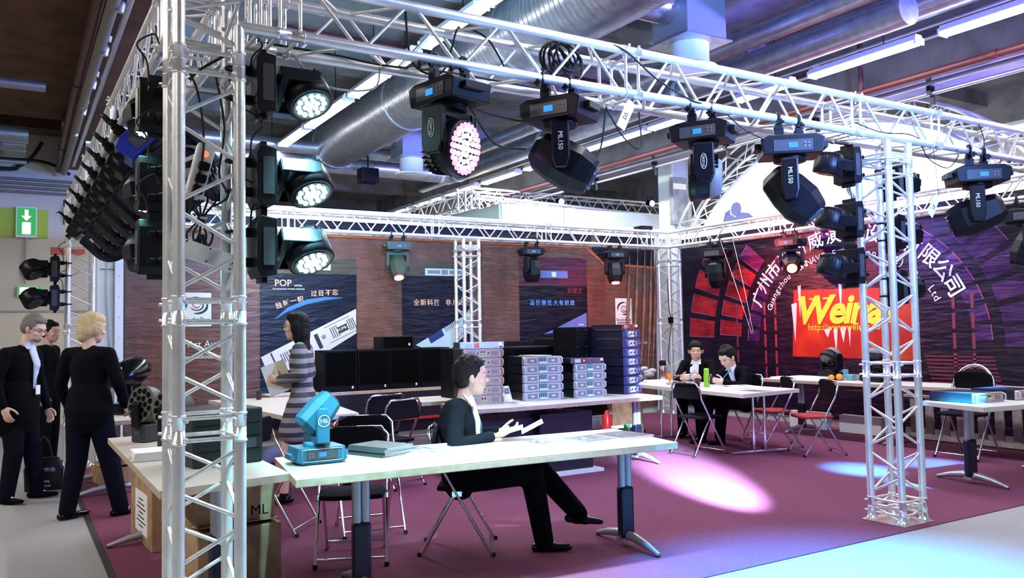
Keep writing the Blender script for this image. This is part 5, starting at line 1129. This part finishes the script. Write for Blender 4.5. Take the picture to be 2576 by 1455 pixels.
# bag of the man with glasses
t = thing('shopping_bag', 'black carrier bag with white characters held low between the standing pair', 'bag', atz(110, 1235, 0.02), R(-8))
BP = mat('glossy black bag', (.008, .008, .01), .3)
MB().prism([(-.15, 0), (.15, 0), (.16, .2), (.12, .30), (-.12, .30), (-.16, .2)], -.04, .04).build('bag_body', BP, t, bevel=.012)
for s in (-1, 1): MB().path([(-.07, s*.03, .29), (-.045, s*.02, .42), (0, 0, .50), (.045, s*.02, .42), (.07, s*.03, .29)], .007, 6).build('handle', BP, t)
text('广州会', PAPER, t, frame((.03, -.043, .19), (1, 0, 0), (0, 0, 1)), .045); text('Yi Deng', PAPER, t, frame((.0, -.043, .09), (1, 0, 0), (0, 0, 1)), .03); text('展 www.yd', PAPER, t, frame((0, -.043, .05), (1, 0, 0), (0, 0, 1)), .026)
# ============================================================ people
SKIN = mat('skin', (.62, .36, .25), .5, noise=(10, (.68, .42, .3), .4, .6)); SKINP = mat('paler skin', (.72, .45, .33), .5, noise=(10, (.76, .5, .38), .4, .6))
HBLK = mat('black hair', (.003, .0025, .002), .5, spec=.2, bump=.6, bscale=90); SUIT = mat('black suit cloth', (.003, .003, .005), .9, spec=.1, bump=.2, bscale=120); SHIRT = mat('white shirt cloth', (.72, .76, .84), .7)
JEAN = mat('dark navy denim', (.004, .005, .013), .9, spec=.1, bump=.3, bscale=150)
EYEW = mat('eye white', (.75, .72, .7), .3); EYEB = mat('dark iris', (.02, .012, .01), .15)
def capsule(mb, p, q, r0, r1, flat=1, side=None, n=12):
    # tapered limb with rounded ends; optionally flattened across the side direction
    p, q = V(p), V(q); d = q-p; L = max(d.length, 1e-4); zx = d.normalized()
    sd = V(side) if side is not None else zx.orthogonal(); sd = (sd-zx*sd.dot(zx)).normalized(); fx = sd.cross(zx).normalized()
    T = M((sd, fx, zx)).transposed().to_4x4(); T.translation = p
    prof = [(0.001, -r0*.95)]+[(r0*cos(a), r0*sin(a)) for a in (R(-60), R(-30), 0)]+[((r0*2+r1)/3, L/3), ((r0+2*r1)/3, L*2/3)]+[(r1*cos(a), L+r1*sin(a)) for a in (0, R(30), R(60))]+[(.001, L+r1*.95)]
    mb.lathe(prof, n, x=T @ M.Diagonal((1, flat, 1, 1)), caps=True)
def remesh(o, vox, smooth=4, fac=.5):
    m = o.modifiers.new('remesh', 'REMESH'); m.mode = 'VOXEL'; m.voxel_size = vox; m.use_smooth_shade = True
    s = o.modifiers.new('smooth', 'SMOOTH'); s.iterations = smooth; s.factor = fac
    dg = bpy.context.evaluated_depsgraph_get(); me = bpy.data.meshes.new_from_object(o.evaluated_get(dg))
    me.name = o.name; old = o.data; mats_ = list(old.materials); o.modifiers.clear(); o.data = me; me.materials.clear()
    for k in mats_: me.materials.append(k)
    me.polygons.foreach_set('use_smooth', [True]*len(me.polygons)); return o
def head_parts(t, body, H, s, skinm, eyes=True, beard=None):
    # H: matrix of the head centre, x forward, y left, z up
    E = lambda c, r, x=None: body.ell(c, r, 16, 12, x)
    body.x = H @ M.Scale(s, 4)
    E((-.005, 0, .022), (.096, .076, .095)); E((.018, 0, -.035), (.070, .060, .075)); E((.052, 0, -.088), (.028, .027, .022))
    E((.03, 0, -.06), (.055, .054, .05)); E((.072, 0, .032), (.022, .052, .014)); E((.082, 0, -.002), (.014, .011, .03)); E((.098, 0, -.02), (.014, .014, .012)); E((.09, .011, -.024), (.009, .008, .007)); E((.09, -.011, -.024), (.009, .008, .007))
    E((.080, 0, -.052), (.012, .024, .006)); E((.078, 0, -.061), (.012, .021, .007))
    for sy in (-1, 1):
        E((.058, sy*.042, -.022), (.022, .018, .018)); E((-.004, sy*.079, -.008), (.016, .008, .028), M.Rotation(R(-8), 4, 'Y')); E((-.002, sy*.084, .004), (.014, .008, .018))
    body.x = M.Identity(4)
    if eyes:
        for sy in (-1, 1):
            MB().ell((0, 0, 0), (.0125*s,)*3, 12, 8).build('eye', EYEW, t, loc=H @ V((.069*s, sy*.031*s, .012*s)))
            e = MB().ell((0, 0, 0), (.0065*s,)*3, 10, 6).build('iris', EYEB, t, loc=H @ V((.0785*s, sy*.031*s, .011*s)))
            MB().path([H @ V((.083*s, sy*.016*s, .031*s)), H @ V((.085*s, sy*.032*s, .036*s)), H @ V((.072*s, sy*.05*s, .031*s))], .0035*s, 5).build('eyebrow', HBLK if beard is None else beard, t)
        l = MB(); l.x = H @ M.Scale(s, 4); l.ell((.090, 0, -.056), (.005, .021, .004), 12, 6).build('lips', mat('lip tone', (.5, .2, .17), .5), t)
def hand(body, W, d, palm, s=1, curl=.5, side=1):
    # W wrist, d direction of the hand, palm the palm-facing normal
    d = V(d).normalized(); pn = V(palm); pn = (pn-d*pn.dot(d)).normalized(); sd = d.cross(pn)*side; W = V(W)
    T = M((d, sd, pn)).transposed().to_4x4(); T.translation = W
    body.ell((.045*s, 0, 0), (.05*s, .038*s, .016*s), 12, 8, M.Identity(4)) if 0 else body.add(*_ell((.045*s, 0, 0), (.052*s, .038*s, .017*s)), True, T)
    for i, (y, L) in enumerate(((-.028, .062), (-.0095, .072), (.0095, .068), (.028, .052))):
        p = V((.082*s, y*s, 0)); a = 0.15+curl*.3; r = .0092*s
        for k, l in enumerate((.45, .32, .26)):
            q_ = p+V((cos(a), y*1.5*s/.1*.1, sin(a)))*L*l*s; capsule2(body, T, p, q_, r, r*.93); p = q_; r *= .93; a += curl*.75
    p = V((.02*s, -.034*s, .004*s))
    for k, (dx, dy, dz) in enumerate(((.026, -.026, .012), (.026, -.012, .014), (.022, -.002, .010))):
        q_ = p+V((dx, dy, dz))*s; capsule2(body, T, p, q_, .0115*s, .010*s); p = q_
def _ell(c, rad, n=12, m=8):
    t_ = MB().ell(c, rad, n, m); return t_.v, t_.f
def capsule2(b, T, p, q_, r0, r1): capsule(b, T @ p, T @ q_, r0, r1, n=8)
def person(label, loc, ang, J, s=1, skin=SKIN, hair=None, top=SUIT, pants=SUIT, shoes=None, shirt=None, extra=None, head_rot=(0, 0, 0), hair_kind='short', skirt=None, bare_leg=False, hs=1, eyes=True, brow=None, wide=1, hem=0):
    t = thing('person', label, 'person', (loc[0], loc[1], 0), ang)
    g = lambda k: V(J[k])*1
    body = MB(); cl = MB(); pt_ = MB()
    Hc = g('head'); H = M.Translation(Hc) @ Euler(head_rot).to_matrix().to_4x4()
    head_parts(t, body, H, hs, skin, eyes, brow)
    nb, ch, pv = g('neck'), g('chest'), g('pelvis')
    capsule(body, nb-V((0, 0, .05)), Hc+(H.to_3x3() @ V((-.025, 0, -.05))), .052, .048)
    up = (ch-pv).normalized(); side = (g('sl')-g('sr')).normalized()
    def torso(mb, k, lo=0):
        capsule(mb, pv, pv+(ch-pv)*.55, .125*k*wide, .12*k*wide, .72, side, 16); capsule(mb, pv+(ch-pv)*.5, ch, .12*k*wide, .145*k*wide, .70, side, 16)
        capsule(mb, ch, ch+(nb-ch)*.55, .14*k*wide, .085*k, .68, side, 16)
        for a in ('sl', 'sr'): capsule(mb, ch+(nb-ch)*.66, g(a), .058*k, .054*k, .9, side)
    torso(body, .93)
    for a in 'lr':
        S, E_, W_ = g('s'+a), g('e'+a), g('w'+a)
        capsule(body, S, E_, .046, .037); capsule(body, E_, W_, .036, .025)
        capsule(cl, S, E_, .057, .05, 1); capsule(cl, E_, E_+(W_-E_)*.93, .050, .038)
        hd = J.get('hd'+a, (W_-E_)); hand(body, W_, hd, J.get('hp'+a, (0, -1 if a == 'l' else 1, 0)), .95, J.get('curl', .5), 1 if a == 'l' else -1)
        P_, K, A = g('h'+a), g('k'+a), g('a'+a)
        capsule(body, P_, K, .078, .052); capsule(body, K, A, .05, .034)
        capsule(pt_, P_, K, .105, .078); capsule(pt_, K, A-(K-A).normalized()*.012, .078, .062)
        td = V(J.get('t'+a, (1, 0, 0))).normalized()
        capsule(body, A, A+td*.10-V((0, 0, .05)), .028, .018, .7, (0, 0, 1))
        sh = MB(); u_ = V((0, 0, 1)); u_ = (u_-td*u_.dot(td)).normalized()
        base = A-u_*.045
        capsule(sh, base-td*.05, base+td*.06, .033, .036, .9, td.cross(u_)); capsule(sh, base+td*.05, base+td*.155, .036, .026, .75, td.cross(u_)); capsule(sh, base, A+u_*.0, .036, .038)
        remesh(sh.build('shoe', shoes or BLACKG, t), .008, 2)
    capsule(pt_, pv-up*.02, pv+up*.1, .13*wide, .125*wide, .78, side, 16)
    torso(cl, 1.09)
    if skirt:
        capsule(cl, pv, pv+V(skirt[0]), .14, skirt[1], .8, side, 18)
        for a in 'lr': capsule(cl, g('h'+a), g('h'+a)+(g('k'+a)-g('h'+a))*.62, .11, .115)
    else:
        capsule(cl, pv+up*.0, pv+up*.15, .14*wide, .135*wide, .76, side, 16)
        hv = -up*hem if J.get('stand') else V((0, 0, -.02)); hr = .185*wide if J.get('stand') else .15*wide
        capsule(cl, pv+up*.06, pv+hv, hr*.93, hr, .70, side, 20)
    b_ = remesh(body.build('body', skin, t), .0065, 3, .4)
    c_ = remesh(cl.build('jacket' if not skirt else 'striped_dress', top, t), .011, 4)
    if not skirt: remesh(pt_.build('trousers', pants, t), .011, 4)
    if shirt:
        f_ = V((1, 0, 0)); 
        vb = MB(); A_ = nb+V(J.get('vtop', (.055, 0, -.01))); B_ = ch+(pv-ch)*.62+V(J.get('vbot', (.13, 0, 0))); 
        mid = ch+V((.118*wide, 0, .02))
        for (c1, w1), (c2, w2) in (((A_, .05), (mid, .045)), ((mid, .045), (B_, .018))):
            capsule(vb, c1, c2, w1, w2, .42, (0, 1, 0), 12)
        remesh(vb.build('shirt', shirt, t), .008, 2)
        for s_ in (-1, 1):
            q1 = nb+V((.0, s_*.055, .035)); q2 = nb+V((.075, s_*.022, -.035)); q3 = nb+V((.06, s_*.07, -.045))
            MB().add([q1, q2, q3, q1+V((.008, 0, -.002)), q2+V((.01, 0, 0)), q3+V((.01, 0, 0))], [(0, 1, 2), (5, 4, 3), (0, 3, 4, 1), (1, 4, 5, 2), (2, 5, 3, 0)]).build('collar', shirt, t)
    if hair:
        h = MB(); h.x = H @ M.Scale(hs, 4)
        h.ell((-.02, 0, .042), (.098, .086, .088)); h.ell((-.045, 0, .01), (.072, .083, .085)); h.ell((.02, 0, .088), (.062, .068, .035))
        for sy in (-1, 1): h.ell((-.012, sy*.068, .03), (.045, .02, .045))
        if hair_kind == 'long': h.ell((-.01, .07, .0), (.045, .028, .07)); h.ell((-.01, -.07, .0), (.045, .028, .07)); h.ell((-.06, 0, -.06), (.055, .085, .12)); h.ell((-.07, 0, -.17), (.045, .08, .12)); h.ell((-.02, .06, -.05), (.04, .03, .1)); h.ell((-.02, -.06, -.05), (.04, .03, .1)); h.ell((.035, 0, .075), (.045, .07, .045))
        if hair_kind == 'bob': h.ell((-.045, 0, -.02), (.072, .088, .085)); h.ell((-.01, 0, .07), (.095, .088, .065)); h.ell((.0, .07, -.0), (.05, .028, .06)); h.ell((.0, -.07, -.0), (.05, .028, .06)); h.ell((-.06, 0, -.07), (.045, .065, .05))
        if hair_kind == 'fringe': h.ell((.045, 0, .07), (.045, .07, .035)); h.ell((.03, .055, .05), (.04, .03, .04)); h.ell((.03, -.055, .05), (.04, .03, .04))
        if hair_kind == 'short':
            random.seed(2)
            for k in range(40):
                a = random.uniform(0, 2*pi); e = random.uniform(.3, 1.4); c = V((cos(a)*cos(e)*.085-.015, sin(a)*cos(e)*.078, sin(e)*.085+.045)); h.ell(c, (.016, .016, .016), 6, 4)
        remesh(h.build('hair', hair, t), .007, 2, .4)
    return t, H
def stand(lean=0, **k):
    J = dict(pelvis=(0, 0, .86), chest=(.01, 0, 1.17), neck=(.0, 0, 1.34), head=(.035, 0, 1.475), sl=(0, .175, 1.275), sr=(0, -.175, 1.275), el=(-.02, .235, 1.03), er=(-.02, -.235, 1.03), wl=(.05, .245, .80), wr=(.05, -.245, .80),
             hl=(0, .085, .82), hr=(0, -.085, .82), kl=(.02, .09, .45), kr=(.02, -.09, .45), al=(0, .10, .075), ar=(0, -.10, .075), hpl=(0, -1, 0), hpr=(0, 1, 0)); J.update(k); J['stand'] = 1; return J
# man with glasses, far left
GH = mat('grey hair', (.17, .15, .13), .7, bump=.6, bscale=90)
J = stand(head=(.13, 0, 1.49), neck=(.05, 0, 1.36), chest=(.02, 0, 1.17), sl=(.03, .19, 1.275), sr=(.0, -.19, 1.28), er=(-.04, -.26, 1.03), wr=(.04, -.27, .83), el=(.04, .25, 1.02), wl=(.12, .24, .78), kl=(.06, .1, .46), al=(.08, .15, .075), ar=(-.02, -.12, .075), tl=(1, .2, 0), tr=(1, -.3, 0))
t, H = person('grey-haired bearded person with glasses in open dark coat and pale blue shirt', (-.60, 4.78), R(-32), J, skin=SKINP, hair=GH, shirt=mat('pale blue shirt cloth', (.55, .65, .82), .7), pants=JEAN, shoes=SUIT, head_rot=(0, R(22), R(-5)), wide=1.18, brow=GH, hem=.14)
b = MB(); b.x = H
for k in range(9): a = R(-60+k*15); b.ell((.045+.03*cos(a), .045*sin(a), -.085+.01*abs(sin(a))), (.014, .012, .014), 6, 4)
b.build('beard', GH, t)
def glasses(t, H, m):
    for sy in (-1, 1): MB().path([H @ V((.091, sy*.032+.022*cos(a), .010+.015*sin(a))) for a in [2*pi*k/16 for k in range(16)]], .0018, 5, closed=True).build('glasses_rim', m, t); MB().tube(H @ V((.09, sy*.054, .013)), H @ V((0, sy*.083, .012)), .0018, 6).build('glasses_arm', m, t)
    MB().tube(H @ V((.092, -.01, .012)), H @ V((.092, .01, .012)), .0018, 6).build('glasses_bridge', m, t)
glasses(t, H, mat('dark spectacle frame', (.03, .02, .02), .3))
MB().path([(.10, .03, 1.3), (.15, .02, 1.15), (.165, 0, 1.0)], .006, 6).build('lanyard', BLACK, t); MB().box((.17, 0, .96), (.006, .06, .08)).build('badge', PAPER, t)
# blonde woman
BL = mat('blonde hair', (.62, .45, .22), .6, noise=(35, (.72, .56, .32), .4, .6), bump=.8, bscale=100)
J = stand(sl=(-.01, .18, 1.275), sr=(-.01, -.18, 1.275), er=(.02, -.25, 1.05), wr=(.14, -.22, .86), hdr=(.7, .3, -.6), el=(-.02, .25, 1.03), wl=(.08, .25, .84), kl=(0, .11, .45), kr=(.1, -.1, .46), al=(-.06, .14, .075), ar=(.12, -.19, .075), tl=(.9, -.3, 0), tr=(.9, -.45, 0))
person('short-haired blonde person in black blazer and dark jeans seen from behind', (-.14, 3.64), R(45), J, skin=SKINP, hair=BL, pants=JEAN, shoes=BLACKG, head_rot=(0, R(10), R(-28)), hair_kind='bob', wide=1.08, hem=.03)
# third person behind
J = stand()
person('dark-haired person in black, face showing between the grey-haired and blonde ones', (-.30, 6.9), R(-28), J, skin=SKIN, hair=HBLK, head_rot=(0, R(5), R(-10)))
# striped walking woman
def striped():
    m = mat('grey and charcoal striped knit', (.3, .3, .3), .9); nt = m.node_tree; b = nt.nodes['Principled BSDF']
    tc = nt.nodes.new('ShaderNodeTexCoord'); sx = nt.nodes.new('ShaderNodeSeparateXYZ'); mu = nt.nodes.new('ShaderNodeMath'); mu.operation = 'MULTIPLY'; mu.inputs[1].default_value = 12.5
    fr = nt.nodes.new('ShaderNodeMath'); fr.operation = 'FRACT'; st_ = nt.nodes.new('ShaderNodeMath'); st_.operation = 'GREATER_THAN'; st_.inputs[1].default_value = .5
    mx = nt.nodes.new('ShaderNodeMix'); mx.data_type = 'RGBA'; mx.inputs[6].default_value = (.045, .05, .055, 1); mx.inputs[7].default_value = (.30, .27, .27, 1)
    nt.links.new(tc.outputs['Object'], sx.inputs[0]); nt.links.new(sx.outputs['Z'], mu.inputs[0]); nt.links.new(mu.outputs[0], fr.inputs[0]); nt.links.new(fr.outputs[0], st_.inputs[0]); nt.links.new(st_.outputs[0], mx.inputs[0]); nt.links.new(mx.outputs[2], b.inputs['Base Color']); return m
J = stand(el=(-.04, .2, 1.06), wl=(.17, .12, 1.03), er=(-.02, -.2, 1.06), wr=(.17, -.06, 1.02), hdl=(.8, -.5, .1), hdr=(.8, .5, .1), kl=(.11, .08, .47), kr=(-.08, -.08, .44), al=(.14, .08, .09), ar=(-.33, -.08, .16), tr=(.8, 0, -.6), sl=(0, .15, 1.27), sr=(0, -.15, 1.27), head=(.05, 0, 1.46))
t, H = person('walking person with long black hair in grey and charcoal striped knit dress', (1.42, 3.2), R(150), J, skin=SKINP, hair=HBLK, top=striped(), shoes=BLACKG, skirt=((.02, 0, -.22), .185), hair_kind='long', wide=.92)
glasses(t, H, mat('thin gold spectacle frame', (.6, .5, .3), .3, .8))
w_ = V((1.42, 3.2, 0))+M.Rotation(R(150), 3, 'Z') @ V((.2, .04, 1.04)); o = MB().box((0, 0, 0), (.2, .015, .26)).build('folder', mat('cream paper folder', (.72, .7, .55), .7), loc=w_, rot=(R(10), R(20), R(155))); tag(o, 'cream folder held against the chest of the striped-dress walker', 'folder')
# seated man at the counter
J = dict(pelvis=(0, 0, .50), chest=(-.01, 0, .80), neck=(.03, 0, .965), head=(.085, 0, 1.10), sl=(.0, .18, .925), sr=(.0, -.18, .925), el=(.04, .22, .70), er=(-.01, -.25, .69), wl=(.26, .09, .74), wr=(.22, -.12, .735), hdl=(1, -.1, .1), hdr=(.9, .3, .05), hpl=(0, -.3, 1), hpr=(0, .3, 1), curl=.6,
         hl=(.02, .09, .48), hr=(.02, -.09, .48), kl=(.50, .13, .50), kr=(.46, -.08, .50), al=(.76, .13, .20), ar=(.53, -.08, .075), tl=(.95, 0, -.12), tr=(1, -.05, 0))
SEAT = (1.78, 1.10)
t, H = person('dark-suited person with short black hair sitting at the counter, looking right', SEAT, R(-31), J, skin=SKIN, hair=HBLK, shirt=SHIRT, head_rot=(0, R(2), R(8)), hs=1.07, wide=1.12)
MB().path([(.10, .0, .93), (.145, -.0, .8), (.14, 0, .66)], .008, 6).build('lanyard', mat('dark teal lanyard', (.01, .05, .05), .6), t)
for k, (a, dx) in enumerate(((R(-10), 0), (R(28), .13))):
    w_ = V((*SEAT, 0))+M.Rotation(R(-31), 3, 'Z') @ V((.34+dx, -.06, .765+k*.02)); o = MB().box((0, 0, 0), (.15, .2, .006)).build('paper_sheet', PAPER, loc=w_, rot=(0, -R(18)-a*.3, R(-31))); tag(o, ['lower', 'upper'][k]+' white open page held by the person seated at the counter', 'paper')
# two men at the meeting table
J = dict(pelvis=(0, 0, .50), chest=(.06, 0, .76), neck=(.16, 0, .90), head=(.24, 0, 1.02), sl=(.12, .18, .86), sr=(.12, -.18, .86), el=(.22, .24, .68), er=(.22, -.24, .68), wl=(.42, .14, .735), wr=(.42, -.12, .735), curl=.7, hl=(.02, .09, .48), hr=(.02, -.09, .48), kl=(.44, .12, .48), kr=(.46, -.1, .48), al=(.5, .14, .075), ar=(.62, -.06, .075), vbot=(.1, 0, 0))
t, H = person('dark-suited person leaning over the meeting table with bowed head and lanyard', (7.05, 3.60), R(172), J, skin=SKINP, hair=HBLK, shirt=SHIRT, head_rot=(0, R(32), R(5)), hs=1.12, hair_kind='short')
MB().path([(.24, .06, .88), (.3, .02, .8), (.34, 0, .735)], .008, 6).build('lanyard', mat('bright blue lanyard', (.03, .25, .4), .6), t)
J = dict(J); J.update(chest=(.02, 0, .79), neck=(.05, 0, .95), head=(.09, 0, 1.08), sl=(.0, .18, .91), sr=(.0, -.18, .91))
person('dark-suited person with fringe facing the viewer behind the napkin', (7.2, 4.55), R(212), J, skin=SKIN, hair=HBLK, shirt=SHIRT, head_rot=(0, R(5), R(15)), hs=1.12, hair_kind='fringe')
